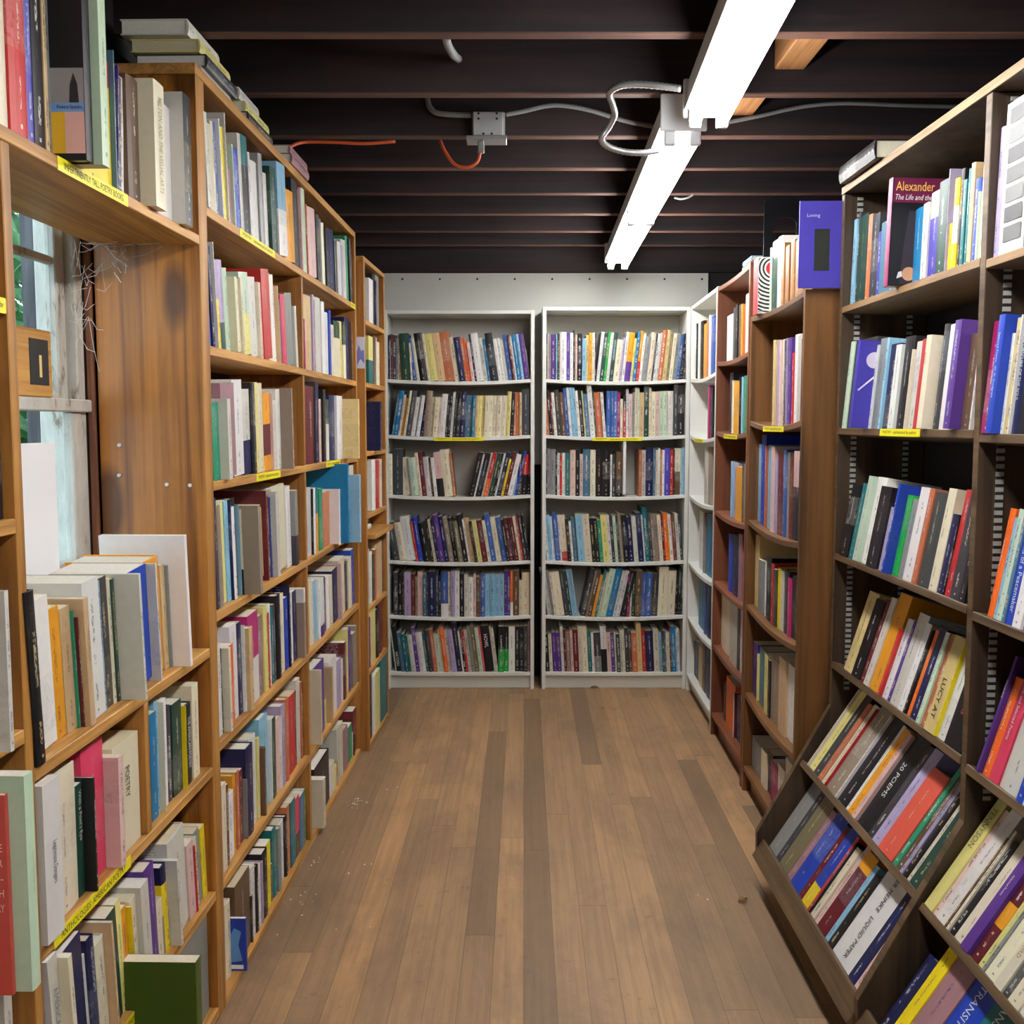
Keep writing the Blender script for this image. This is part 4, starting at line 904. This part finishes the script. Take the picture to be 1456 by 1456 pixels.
# ------------------------------------------------------------------ things that are not standing in rows
def at(x, y, Y):
    """the point at distance Y seen at that pixel of the photograph"""
    a = (x - 728) / F; b = (728 - y) / F; d = Vector((a, cP + b * sP, b * cP - sP)); t_ = Y / d.y
    return Vector((0, 0, CAMH)) + d * t_
def lying(stack, a0, b0, z, depth_label, side='left', frame=None, base=None):
    """books lying flat: (colour, thickness, height along the shelf, depth, shift a, shift b, label)"""
    zz = z
    for c, th, hh, dp, sa, sb, lab in stack:
        o = base.p(a0 + sa, b0 + sb, zz)
        f = Frame(o, (0, 0, 1), base.N, base.U)
        it = parse(c + ':1,~20')[0]
        BK.append(dict(f=f, a0=0, a1=th, b=0, z=0, h=hh, th=th - .0006, d=dp, lean=0, it=it, unit=depth_label, row='top', key='lie', px=9000, side=side, idx=0, hard=True, seed=R.random() * 50, no=0, label=lab))
        zz += th
lying([('w', .036, .235, .17, .0, -.01, 'pale grey book lying at the bottom of the dusty stack on the tall pine bookcase'),
       ('k', .030, .24, .17, .012, .0, 'charcoal book lying second from the bottom of the dusty stack on the pine bookcase'),
       ('y', .030, .235, .165, .0, -.012, 'pale yellow and grey book lying under the topmost book of the dusty stack'),
       ('w', .036, .23, .16, -.025, -.03, 'pale grey book lying on top of the dusty stack under the joists')], 2.47, -.015, 2.2205, 'a', base=FL)
lying([('k', .030, .25, .16, .0, 0, 'charcoal book at the bottom of the middle stack on the tall pine bookcase'),
       ('y', .030, .24, .155, .01, -.01, 'pale yellow book on top of the charcoal one in the middle stack'),
       ('w', .030, .19, .15, -.01, -.02, 'small pale grey book on top of the middle stack')], 2.80, -.008, 2.2205, 'a', base=FL)
lying([('D', .030, .235, .16, .0, .012, 'dusty pink book lying on the tall pine bookcase, lower of two'),
       ('D', .028, .235, .16, .01, .004, 'dusty pink book lying on the tall pine bookcase, upper of two')], 3.22, -.004, 2.2205, 'a', base=FL)
FRB = FD
lying([('K', .048, .29, .175, 0, 0, 'thick glossy black book lying on top of the dark slanted shelves')], 2.74, .026, 2.1135, 'd', 'right', base=FRB)
lying([('W', .02, .2, .15, .0, -.02, 'thin white book lying flat below the fourth shelf of the far pine bookcase'), ('B', .025, .2, .16, .02, -.03, 'navy book lying flat on a white one in the far pine bookcase')], 4.5, -.02, .9485, 'f', base=F2)


lying([('t', .022, .18, .13, 0, -.02, 'teal book at the bottom of the small pile on the reddish brown bookcase'), ('L', .022, .17, .13, .01, -.03, 'terracotta book in the middle of the small pile on the reddish brown bookcase'),
       ('s', .02, .17, .12, .0, -.03, 'light blue book on top of the small pile on the reddish brown bookcase')], 4.16, -.02, 2.0295, 'b', 'right', base=FR)
def find(key, code, n=0):
    bs = [b for b in BK if b['key'] == key and b['it']['c1'] == code]
    bs.sort(key=lambda q: q['a0'], reverse=bool(bs) and bs[0]['side'] == 'right')
    return bs[n] if n < len(bs) else None
INKS = {}
def ink(c):
    k = tuple(c)
    if k not in INKS: INKS[k] = plain('print %d %d %d' % k, c, .5)
    return INKS[k]
SPINE = [  # row, colour, which, words, ink, from, to (share of the height), share of the thickness
 ('W1', 'k', 2, 'THE HAND OF THE POET', (225, 225, 230), .3, .9, .5), ('W1', 'C', 1, 'MILTON AND THE VISUAL ARTS', (150, 140, 100), .12, .88, .5),
 ('W1', 'W', 1, 'JOEL BARLOW COLLECTED WORKS', (50, 60, 90), .4, .95, .45),
 ('W2', 'T', 1, 'New Collection', (130, 100, 60), .35, .9, .35), ('W3', 'W', 0, 'Legitimate Dangers', (40, 30, 36), .35, .62, .3),
 ('W3', 'G', 0, "With a Poet's Eye", (230, 235, 235), .5, .95, .5), ('W3', 'C', 1, 'POETRY', (34, 28, 26), .48, .76, .28),
 ('W4', 'w', 0, 'AMERICAN HYBRID', (110, 125, 130), .2, .9, .42), ('Xd', 'm', 0, 'The Norton Book of Light Verse', (150, 165, 150), .25, .85, .2),
 ('W3', 'K', 1, 'THE AMERICAN POETRY', (230, 230, 235), .2, .85, .5),
 ('D5', 'K', 1, '20 POEMS', (235, 235, 230), .1, .92, .55),
 ('D6', 'W', 0, 'PETER MEINKE   LIQUID PAPER', (30, 30, 34), .1, .92, .3),
 ('D4', 'K', 2, 'SANDBURG', (200, 90, 80), .35, .9, .4), ('D4', 'q', 1, 'LUCY AT', (40, 30, 22), .1, .6, .4),
 ('E4', 'V', 0, 'SWINBURNE', (235, 225, 240), .48, .95, .6), ('E3', 'O', 0, 'The Faerie Queene', (245, 225, 215), .3, .9, .3), ('E3', 'u', 0, 'Recollections of a Peacemaker', (225, 235, 250), .1, .95, .4),
 ('E5', 'y', 0, 'TENNYSON', (120, 110, 80), .55, .9, .5), ('E5', 'V', 0, 'Selected Poems', (240, 235, 245), .35, .8, .2), ('E5', 'C', 3, 'WILLIAM STAFFORD', (150, 120, 80), .3, .92, .4),
 ('E2', 'u', 0, 'Selected Poems   W. D. Snodgrass', (200, 220, 250), .2, .95, .4), ('E2', 'B', 0, 'CLAIR OBSCURE OF THE SOUL', (225, 230, 240), .3, .95, .4), ('E2', 'K', 1, 'CLAIR OBSCURE OF THE SOUL', (225, 230, 240), .3, .95, .4),
 ('E6', 'u', 0, 'TRANSITIONS', (220, 225, 240), .2, .9, .5), ('E6', 't', 0, 'TRANSITIONS', (220, 235, 235), .2, .9, .3), ('E4', 'P', 0, 'New and Selected Poems', (250, 230, 240), .2, .9, .25),
 ('L6', 'W', 1, 'LATE ROMANCE', (60, 60, 70), .2, .9, .5), ('L6', 'K', 2, 'HOWL', (235, 235, 235), .45, .9, .6), ('L6', 'K', 0, 'HAYDEN', (225, 225, 225), .05, .5, .6),
 ('D2', 'C', 1, 'RILKE', (170, 60, 50), .6, .9, .3), ('D2', 'L', 0, '', (0, 0, 0), 0, 0, 0),
 ('A3', 'r', 0, 'CHINESE POETRY', (225, 200, 200), .35, .8, .4)]
for e in SPINE:
    b_ = find(e[0], e[1], e[2])
    if b_ and e[3]: b_['it']['plain'] = True; b_['px'] += 20000
for k_, c_, n_ in (('D1', 'j', 0), ('C0', 'R', 0), ('C0', 'U', 0), ('D2', 'U', 0), ('W1', 'K', 1), ('E1', 'W', 0), ('Xd', 'a', 0), ('A7', 'u', 0), ('W5', 'X', 0), ('W2', 'W', 2)):
    b_ = find(k_, c_, n_)
    if b_: b_['it']['plain'] = True; b_['px'] += 20000
OWN = {('D1', 'j', 0): 'wine red book with Alexander on its dark cover, top dark shelf', ('C0', 'R', 0): 'book with black and white swirl cover and red disc on top of walnut bookcase',
 ('C0', 'U', 0): 'tall violet blue book with a dark window picture on top of walnut bookcase', ('D2', 'U', 0): 'violet blue book with pale round badge and diagonal line on its cover',
 ('W1', 'K', 1): 'very tall black book with portrait strip and yellow and pink panels, top left', ('E1', 'W', 0): 'thick white book with a column of grey photographs on its spine',
 ('Xd', 'a', 0): 'coral book cut off by the left edge, in front of the mint green one', ('Xd', 'm', 0): 'thick mint green book beside the coral book, left edge',
 ('A7', 'u', 0): 'blue book with pale blue figure on its cover, bottom shelf of tall pine bookcase', ('W5', 'X', 0): 'large moss green book with its cover facing out, bottom left',
 ('W3', 'C', 1): 'thick cream book lettered POETRY beside the small divider', ('W3', 'W', 0): 'thick white book with small dark title just right of the mint green book',
 ('D5', 'a', 0): 'plain coral red book lying back on the slanted dark shelf', ('E4', 'V', 0): 'purple book lettered SWINBURNE beside the orange one', ('E4', 'O', 0): 'bright orange book between the purple and pink ones at the right edge',
 ('D3', 'E', 0): 'bright green book on the third dark shelf', ('W2', 'W', 2): 'large plain white book at the far end of the window ledge shelf', ('A4', 'c', 0): 'big azure blue book sticking out of the fourth shelf, tall pine bookcase',
 ('A3', 'q', 0): 'buff book sticking out at the far end of the third shelf, tall pine bookcase', ('A2', 'R', 0): 'thick red book on the second shelf of the tall pine bookcase', ('D6', 'W', 0): 'thick white book lettered LIQUID PAPER in the lowest dark tray'}
for k_, l_ in OWN.items():
    b_ = find(*k_)
    if b_: b_['label'] = l_; b_['px'] += 20000
finish_books()

def spine_text(b_, s, c, v0, v1, wf):
    f = b_['f']; L = math.radians(b_['lean']); th, h = b_['th'], b_['h']
    piv = b_['a1'] if L > 0 else b_['a0']; x = th / 2 - (th if L > 0 else 0); dw = h * (v0 + v1) / 2
    cen = f.p(piv + x * math.cos(L) + dw * math.sin(L), b_['b'] + .0012, b_['z'] + dw * math.cos(L) - x * math.sin(L))
    up = f.W * math.cos(L) + f.U * math.sin(L); X = -up; Y = f.N.cross(X)
    text('title', s, cen, X, Y, h * (v1 - v0), min(th * wf, .02), ink(c), b_['root'], free=True)
for k_, code, n_, s, c, v0, v1, wf in SPINE:
    b_ = find(k_, code, n_)
    if b_ and s and b_.get('root'): spine_text(b_, s, c, v0, v1, wf)

def cover_pt(b_, q, w_, off=.0006):
    """point on the cover facing the viewer: q metres back from the spine, w_ metres up"""
    f = b_['f']; L = math.radians(b_['lean']); piv = b_['a1'] if L > 0 else b_['a0']; x = -off - (b_['th'] if L > 0 else 0)
    return f.p(piv + x * math.cos(L) + w_ * math.sin(L), b_['b'] - q, b_['z'] + w_ * math.cos(L) - x * math.sin(L))
def cover_patch(b_, name, q0, q1, w0, w1, c, off=.0006, shape=None):
    pts = shape or [(q0, w0), (q1, w0), (q1, w1), (q0, w1)]
    return mesh_obj(name, [cover_pt(b_, q, w_, off) for q, w_ in pts], [tuple(range(len(pts)))], ink(c), b_['root'])
def cover_text(b_, s, q0, q1, w_, hgt, c, off=.001, shear=0.0):
    f = b_['f']; X = -f.N if b_['side'] == 'right' else f.N; Y = f.W
    text('title', s, cover_pt(b_, (q0 + q1) / 2, w_, off), X, Y, abs(q1 - q0), hgt, ink(c), b_['root'], shear)
def disc(cq, cw, r, n=20, a0=0, a1=2 * math.pi): return [(cq + r * math.cos(a0 + (a1 - a0) * i / n), cw + r * math.sin(a0 + (a1 - a0) * i / n)) for i in range(n)]
b_ = find('D1', 'j'); h = b_['h']
if b_.get('root'):
    cover_patch(b_, 'title_panel', .004, .15, h * .77, h * .995, (104, 16, 62)); cover_text(b_, 'Alexander', .009, .105, h * .92, h * .085, (238, 186, 84)); cover_text(b_, 'The Life and the', .009, .10, h * .82, h * .05, (240, 236, 236), shear=.25)
    cover_patch(b_, 'cover_picture', .02, .06, h * .15, h * .7, (52, 40, 46), shape=[(.03, h * .02), (.10, h * .02), (.085, h * .35), (.075, h * .68), (.045, h * .70), (.035, h * .35)])
    cover_patch(b_, 'cover_picture', 0, 0, 0, 0, (206, 150, 112), .0009, disc(.052, h * .115, .017)); cover_patch(b_, 'cover_picture', 0, 0, 0, 0, (225, 222, 226), .0008, [(.022, h * .07), (.036, h * .09), (.034, h * .14), (.026, h * .13)])
b_ = find('C0', 'R'); h = b_['h']
if b_.get('root'):
    for i in range(11):        # black arcs winding round a red disc
        r0 = .03 + i * .0135; seg = 14; cq, cw = .052, h * .80
        P1 = [(cq + r0 * math.cos(t_), cw + r0 * math.sin(t_)) for t_ in [math.pi * (.55 + .95 * k / seg) for k in range(seg + 1)]]
        P2 = [(cq + (r0 + .0062) * math.cos(t_ + .05), cw + (r0 + .0062) * math.sin(t_ + .05)) for t_ in [math.pi * (.55 + .95 * k / seg) for k in range(seg + 1)]]
        cl = lambda p: (min(max(p[0], .002), .12), min(max(p[1], .004), h - .003))
        pts = [cl(p) for p in P1] + [cl(p) for p in reversed(P2)]
        vv = [cover_pt(b_, q, w_, .0007) for q, w_ in pts]; n_ = len(P1)
        mesh_obj('cover_stripe', vv, [(k, k + 1, 2 * n_ - 2 - k, 2 * n_ - 1 - k) for k in range(n_ - 1)], M_INK, b_['root'])
    cover_patch(b_, 'cover_disc', 0, 0, 0, 0, (200, 34, 40), .0009, disc(.052, h * .80, .024))
b_ = find('C0', 'U'); h = b_['h']
if b_.get('root'):
    cover_patch(b_, 'cover_picture', .045, .09, h * .2, h * .68, (34, 36, 30)); cover_text(b_, 'Loving', .022, .06, h * .83, h * .05, (214, 206, 235))
b_ = find('D2', 'U'); h = b_['h']
if b_.get('root'):
    cover_patch(b_, 'cover_badge', 0, 0, 0, 0, (214, 202, 226), .0008, disc(.045, h * .78, .022)); cover_patch(b_, 'cover_line', 0, 0, 0, 0, (235, 230, 240), .0008, [(.008, h * .43), (.011, h * .42), (.075, h * .68), (.072, h * .70)])
b_ = find('W1', 'K', 1); h = b_['h']
if b_.get('root'):
    z_ = .012
    cover_patch(b_, 'cover_picture', .004, .062, h * .25, h * .40, (150, 146, 142)); cover_patch(b_, 'cover_picture', 0, 0, 0, 0, (40, 38, 40), .0009, [(.012, h * .25), (.028, h * .25), (.026, h * .33), (.02, h * .38), (.014, h * .33)])
    cover_patch(b_, 'title_panel', .004, .062, h * .21, h * .25, (120, 160, 214)); cover_text(b_, 'Poetry Speaks', .048, .008, h * .23, h * .022, (20, 22, 40))
    cover_patch(b_, 'text_panel', .036, .062, h * .03, h * .21, (238, 186, 40)); cover_patch(b_, 'text_panel', .004, .036, h * .03, h * .21, (232, 184, 170))
b_ = find('E1', 'W'); h = b_['h']
if b_.get('root'):
    f = b_['f']; th = b_['th']
    for i in range(7):
        q0 = .085 + i * .128
        mesh_obj('spine_picture', [f.p(b_['a0'] + th * a, b_['b'] + .0012, b_['z'] + h * c_) for a, c_ in ((.12, q0), (.82, q0), (.82, q0 + .10), (.12, q0 + .10))], [(0, 1, 2, 3)], ink(((92, 92, 94), (70, 70, 74), (110, 112, 112))[i % 3]), b_['root'])
b_ = find('Xd', 'a'); h = b_['h']
if b_.get('root'):
    for i, s in enumerate(("THE", "OTHER", "NINE-", "TEENTH", "CENTURY")): cover_text(b_, s, .045, .006, h * (.74 - i * .075), h * .038, (246, 226, 220))
b_ = find('A7', 'u'); h = b_['h']
if b_.get('root'):
    cover_patch(b_, 'cover_picture', 0, 0, 0, 0, (96, 150, 206), .0007, [(.01, h * .2), (.05, h * .15), (.055, h * .5), (.03, h * .82), (.012, h * .75), (.02, h * .5)])
    cover_patch(b_, 'barcode', .008, .045, h * .04, h * .12, (228, 230, 232))

# ------------------------------------------------------------------ yellow tape labels on the shelf fronts
def tape(key, px0, px1, words, lab, hgt=.0205, py=None):
    f, sg = SH[key]
    a_ = [bis(lambda a: proj(f.p(a, .001, -.01))[0], .3 if 'L' not in key and 'R' not in key else -1.2, 5.6 if 'L' not in key and 'R' not in key else 1.2, p) for p in (px0, px1)]
    a0, a1 = min(a_), max(a_); dz = 0
    if sg:
        t_ = ((a0 + a1) / 2 - sg[0]) / (sg[1] - sg[0]); dz = -sg[2] * 4 * t_ * (1 - t_)
    f2 = Frame(f.p(0, 0, dz), f.U, f.N, f.W)
    r = empty('shelf_label', f2.p((a0 + a1) / 2, .001, -.02), lab, 'label', 'yellow shelf labels')
    mesh_obj('tape', boxv(f2, a0, a1, .0002, .0011, -hgt - .0005, -.0005), BOXF, M_YEL, r)
    right = f.U if (f.N.x > .5 or f.N.y < -.5) else -f.U
    if abs(f.N.x) > .5 and f.N.x > 0: right = f.U
    text('lettering', words, f2.p((a0 + a1) / 2, .0014, -hgt / 2 - .0005), right, f.W, (a1 - a0) * .84, hgt * .52, M_INK, r)
PO = 'POETRY - alphabetical by author'
tape('W1', 82, 182, 'IMPERTINENTLY TALL POETRY BOOKS', 'yellow label under the very tall books above the window', .022)
tape('W3', 77, 186, 'ANTHOLOGIES: AMERICAN POETRY', 'yellow label on the shelf edge below the thick cream book', .022)
tape('W4', 172, 236, 'ANTHOLOGIES: AMERICAN POETRY', 'yellow label on the shelf edge just above the big green book', .022)
tape('Xa', -40, 8, PO, 'yellow label cut off by the left edge of the picture', .022)
tape('A1', 341, 391, PO, 'yellow label on the sloping looking upper shelf of the tall pine bookcase')
tape('A3', 365, 399, PO, 'yellow label on the near half of the middle shelf, tall pine bookcase')
tape('A3', 464, 484, PO, 'yellow label on the far half of the middle shelf, tall pine bookcase')
tape('A1', 499, 505, 'POETRY', 'tiny yellow label at the far end of the upper shelf, tall pine bookcase')
tape('L2', 617, 688, PO, 'yellow label on the second shelf of the left white bookcase', .0175)
tape('R2', 842, 913, PO, 'yellow label on the second shelf of the right white bookcase', .0175)
tape('S2', 987, 1000, 'POETRY', 'small yellow label on the white corner bookcase', .0175)
tape('B2', 1029, 1048, PO, 'yellow label on the reddish brown bookcase', .018)
tape('C1', 1085, 1114, PO, 'yellow label on the walnut brown bookcase', .018)
tape('D2', 1251, 1308, PO, 'yellow label on the dark slanted shelves at the right', .0185)

# ------------------------------------------------------------------ small things
o = board('foam_board', FL, 1.62, 2.055, -.214, -.208, .9035, 1.385, plain('white card', (236, 236, 238), .6), None)
tag(o, 'plain white board standing upright on the ledge in front of the window', 'board')
r = empty('picture_frame', FL.p(2.06, WL, 1.477), 'small wooden frame with a dark portrait card on the window rail', 'picture frame')
bevel(mesh_obj('frame', boxv(FL, 1.99, 2.135, WL + .0155 - .013, WL + .0155, 1.4765, 1.612), BOXF, M_PINE, r), .002)
def fq(name, a0, a1, c0, c1, m, b=.0005):
    return mesh_obj(name, boxv(FL, a0, a1, WL + .0155, WL + .0155 + b, c0, c1), BOXF, m, r)
fq('portrait_card', 2.04, 2.118, 1.5, 1.592, plain('dark card', (34, 44, 50), .4), .001); fq('portrait_figure', 2.078, 2.088, 1.516, 1.56, plain('pale print', (222, 196, 130), .5), .0016)
r = empty('bookmark', F2.p(4.371, -.03, 1.65), 'pale blue printed bookmark pinned on the end panel of the far pine bookcase', 'bookmark')
p0, p1 = at(506.5, 524, 4.368), at(518.5, 479, 4.368)
mesh_obj('card', boxv(WORLD, p0.x, p1.x, 4.3665, 4.3672, p0.z, p1.z), BOXF, plain('bookmark paper', (206, 212, 236), .5), r)
hh = p1.z - p0.z; ww = p1.x - p0.x
mesh_obj('print', [(p0.x + ww * a, 4.3662, p0.z + hh * c_) for a, c_ in ((.1, .1), (.5, .3), (.95, .15), (.9, .6), (.6, .55), (.3, .75), (.1, .5))], [tuple(range(7))], plain('blue print', (120, 128, 206), .5), r)
# black sheet metal bookend on the reddish brown bookcase
yb = 4.0; q = [at(x, 281, yb) for x in (1087, 1146)]; zb = 2.031; x0, x1 = q[0].x, q[1].x; zt = q[0].z
r = empty('bookend', ((x0 + x1) / 2, yb, zb), 'tall black metal bookend standing on the reddish brown bookcase', 'bookend')
def arch(n=10):
    out = [(x0, zb)]; rr = .02
    out += [(x0 + rr - rr * math.cos(t_), zt - rr + rr * math.sin(t_)) for t_ in [math.pi / 2 * i / 5 for i in range(6)]]
    out += [(x1 - rr + rr * math.sin(t_), zt - rr + rr * math.cos(t_)) for t_ in [math.pi / 2 * i / 5 for i in range(6)]]
    out += [(x1, zb)]; return out
def archin():
    i0, i1, zi = x0 + .034, x1 - .034, zt - .075; rr = .03
    out = [(i0, zb)] + [(i0 + rr - rr * math.cos(t_), zi - rr + rr * math.sin(t_)) for t_ in [math.pi / 2 * i / 5 for i in range(6)]]
    out += [(i1 - rr + rr * math.sin(t_), zi - rr + rr * math.cos(t_)) for t_ in [math.pi / 2 * i / 5 for i in range(6)]] + [(i1, zb)]; return out
A_, B_ = arch(), archin(); n_ = len(A_); v = []; fc = []
for yy in (yb, yb + .002):
    v += [(x, yy, z) for x, z in A_] + [(x, yy, z) for x, z in B_]
for i in range(n_ - 1):
    fc += [(i, i + 1, n_ + i + 1, n_ + i), (2 * n_ + i, 2 * n_ + i + 1, 3 * n_ + i + 1, 3 * n_ + i), (i, i + 1, 2 * n_ + i + 1, 2 * n_ + i), (n_ + i, n_ + i + 1, 3 * n_ + i + 1, 3 * n_ + i)]
mesh_obj('upright_plate', v, fc, M_BLACK, r); mesh_obj('foot_plate', boxv(WORLD, x0 + .036, x1 - .036, yb, yb + .12, zb - .0005, zb + .001), BOXF, M_BLACK, r)

# junction box, cables and conduits under the joists
r = empty('junction_box', at(694, 176, 3.40), 'square galvanised junction box screwed to a dark ceiling joist', 'electrical box')
p0, p1 = at(671, 195, 3.385), at(718, 158, 3.385)
bevel(mesh_obj('box', boxv(WORLD, p0.x, p1.x, 3.385, 3.438, p0.z, p1.z), BOXF, M_METAL, r), .004)
bevel(mesh_obj('cover_plate', boxv(WORLD, p0.x + .004, p1.x - .006, 3.381, 3.385, p0.z + .004, p1.z - .003), BOXF, plain('dull steel', (186, 188, 190), .45, .5, var=.15), r), .002)
for sx, sz in ((.2, .9), (.75, .9), (.2, .7), (.75, .7), (.35, .12), (.6, .12)):
    x_, z_ = p0.x + (p1.x - p0.x) * sx, p0.z + (p1.z - p0.z) * sz
    mesh_obj('screw', [(x_ + .004 * math.cos(k * math.pi / 4), 3.3805, z_ + .004 * math.sin(k * math.pi / 4)) for k in range(8)], [tuple(range(8))], M_INK, r)
bevel(mesh_obj('outlet_flange', boxv(WORLD, p0.x - .018, p1.x + .006, 3.36, 3.438, p0.z - .012, p0.z - .0005), BOXF, M_METAL, r), .002)
pl = at(684, 205, 3.385)
bevel(mesh_obj('plug', boxv(WORLD, pl.x - .011, pl.x + .011, 3.375, 3.40, pl.z - .028, p0.z - .0125), BOXF, M_GREYC, r), .004)
tag(tube('extension_cable', [at(626, 200, 3.437), at(632, 214, 3.40), at(646, 233, 3.385), at(664, 238, 3.38), at(678, 231, 3.38), at(683, 217, 3.385)], .0055, M_ORANGE), 'orange cable looping down from the junction box plug', 'cable')
tag(tube('extension_cable', [at(405, 215, 3.36), at(418, 206, 3.40), at(436, 202, 3.43), at(480, 202.5, 3.435), at(520, 204, 3.435), at(562, 201, 3.435)], .0055, M_ORANGE), 'orange cable running along the joist above the tall pine bookcase', 'cable')
tag(tube('grey_cable', [at(608, 141, 3.43), at(611, 152, 3.42), at(620, 160, 3.41), at(640, 163, 3.405), at(670, 164, 3.405)], .009, M_GREYC), 'thick grey cable entering the junction box from the left', 'cable')
tag(tube('grey_cable', [at(719, 163, 3.41), at(745, 158, 3.41), at(775, 151, 3.41), at(800, 150, 3.41), at(840, 157, 3.41), at(890, 172, 3.41), at(935, 181, 3.42)], .007, M_GREYC, ridges=1), 'grey conduit running from the junction box towards the lights', 'cable')
tag(tube('grey_cable', [at(634, 52, 2.60), at(637, 64, 2.72), at(645, 78, 2.80), at(652, 84, 2.99)], .011, M_GREYC), 'short grey cable end poking down between two joists', 'cable')
tag(tube('grey_cable', [at(1025, 176, 3.42), at(1080, 165, 3.42), at(1140, 152, 3.42), at(1200, 147, 3.42), at(1290, 150, 3.42), at(1380, 152, 3.42)], .006, M_GREYC, ridges=1), 'dim conduit running right from the lights to the wall', 'cable')
cdt = tube('flexible_conduit', [at(968, 126, 2.75), at(945, 123, 2.76), at(915, 120, 2.78), at(885, 121, 2.80), at(867, 131, 2.84), at(871, 148, 2.90), at(874, 163, 2.96), at(866, 180, 2.99), at(855, 197, 3.0), at(866, 209, 3.02), at(890, 216, 3.04), at(915, 217, 3.06), at(937, 214, 3.08)], .0085, M_METAL, ridges=1)
tag(cdt, 'shiny ribbed metal conduit linking the two strip lights', 'conduit')
tag(tube('white_cable', [at(959, 281, 4.26), at(968, 283, 4.26), at(978, 281, 4.265), at(985, 277, 4.27)], .004, M_FIXW), 'short white cable loop beside the farther strip light', 'cable')

# cobweb in the corner by the window, flecks on the floor, screws in the panel
v = []; fc = []
def strand(p, q, r_=.0005):
    d = (q - p).normalized(); x = d.cross(Vector((0, .3, 1))).normalized() * r_; y = d.cross(x).normalized() * r_; k = len(v)
    for s in (p, q): v.extend([s + x, s + y, s - x, s - y])
    for i in range(4): fc.append((k + i, k + (i + 1) % 4, k + 4 + (i + 1) % 4, k + 4 + i))
hub = [at(150, 345, 2.30), at(118, 352, 2.28), at(128, 395, 2.27), at(185, 350, 2.32), at(112, 455, 2.27)]
for i in range(46):
    h0 = R.choice(hub) + Vector((R.gauss(0, .012), R.gauss(0, .008), R.gauss(0, .02)))
    p_ = h0 + Vector((R.gauss(.0, .045), R.gauss(0, .02), R.gauss(-.01, .06))); m_ = (h0 + p_) / 2 + Vector((0, 0, -.012))
    lim = lambda p: Vector((max(p.x, -.957), min(max(p.y, 2.15), 2.338), min(p.z, 1.818)))
    strand(lim(h0), lim(m_)); strand(lim(m_), lim(p_))
for px, py in ((172, 402), (167, 395), (172, 388), (164, 380)): strand(at(px, py, 2.335), at(px - 5, py - 8, 2.335), .0012)
tag(mesh_obj('cobweb', v, fc, plain('dusty web', (215, 210, 200), .8)), 'dusty cobweb in the corner between window and pine bookcase', 'cobweb', kind='stuff')
v = []; fc = []
def fleck(x, y, s):
    k = len(v); n = R.randint(4, 6); z = R.uniform(.0008, .003)
    v.extend([(x + s * R.uniform(.5, 1) * math.cos(6.283 * i / n), y + s * R.uniform(.5, 1) * math.sin(6.283 * i / n), z + R.uniform(0, .002)) for i in range(n)]); fc.append(tuple(range(k, k + n)))
for px, py, n, sp in ((505, 1143, 26, .035), (447, 1228, 7, .05), (442, 1275, 6, .05), (400, 1305, 4, .06), (560, 1010, 4, .05), (540, 1130, 4, .08), (470, 1240, 8, .15), (610, 980, 4, .2), (500, 1110, 5, .1), (385, 1325, 3, .05), (1010, 1280, 2, .05), (1055, 1265, 2, .05), (480, 1330, 3, .2)):
    a = (px - 728) / F; b = (728 - py) / F; d = Vector((a, cP + b * sP, b * cP - sP)); g = Vector((0, 0, CAMH)) + d * (-CAMH / d.z)
    for i in range(n):
        x_, y_ = g.x + R.gauss(0, sp * .5), g.y + R.gauss(0, sp * .8)
        if x_ > -.757 + .0236 * y_ + .02: fleck(x_, y_, R.choice((.002, .003, .0045)))
tag(mesh_obj('paper_crumbs', v, fc, plain('white crumbs', (235, 232, 224), .8)), 'white paper crumbs scattered on the floorboards along the left shelves', 'debris', kind='stuff')
def dry_leaf(px, py, s, rot, lab):
    a = (px - 728) / F; b = (728 - py) / F; d = Vector((a, cP + b * sP, b * cP - sP)); g = Vector((0, 0, CAMH)) + d * (-CAMH / d.z)
    v = []; 
    for i in range(9):
        t_ = i / 8; w_ = .42 * math.sin(math.pi * t_) ** .7
        for k in (-1, 0, 1): 
            x_, y_ = (t_ - .5) * s, k * w_ * s * .6; v.append((g.x + x_ * math.cos(rot) - y_ * math.sin(rot), g.y + x_ * math.sin(rot) + y_ * math.cos(rot), .001 + abs(k) * .006 + .006 * math.sin(3 * t_)))
    fc = [(3 * i + k, 3 * i + 3 + k, 3 * i + 4 + k, 3 * i + 1 + k) for i in range(8) for k in (0, 1)]
    tag(mesh_obj('dry_leaf', v, fc, plain('dry leaf', (150, 112, 60), .7)), lab, 'leaf', 'dry leaves on the floor')
dry_leaf(1056, 1282, .035, .5, 'curled brown leaf on the floor left of the dark slanted shelves'); dry_leaf(845, 979, .045, .2, 'pale dry leaf on the floor at the foot of the right white bookcase')
dry_leaf(857, 1009, .022, 1.2, 'tiny dark leaf on the floor out from the right white bookcase')
M_KNOT = plain('dark knot', (74, 40, 20), .5)
for px, py in ((169, 633), (169, 676), (237, 689), (270, 690)):
    c_ = at(px, py, 2.3435)
    vv = [(c_.x + .0042 * math.cos(k * math.pi / 5), c_.y + KX * 0 - .0012, c_.z + .0042 * math.sin(k * math.pi / 5)) for k in range(10)] + [(c_.x + .0042 * math.cos(k * math.pi / 5), c_.y + .008, c_.z + .0042 * math.sin(k * math.pi / 5)) for k in range(10)]
    mesh_obj('screw_head', vv, [tuple(range(10))] + [(k, (k + 1) % 10, 10 + (k + 1) % 10, 10 + k) for k in range(10)], M_FIXW, uA)
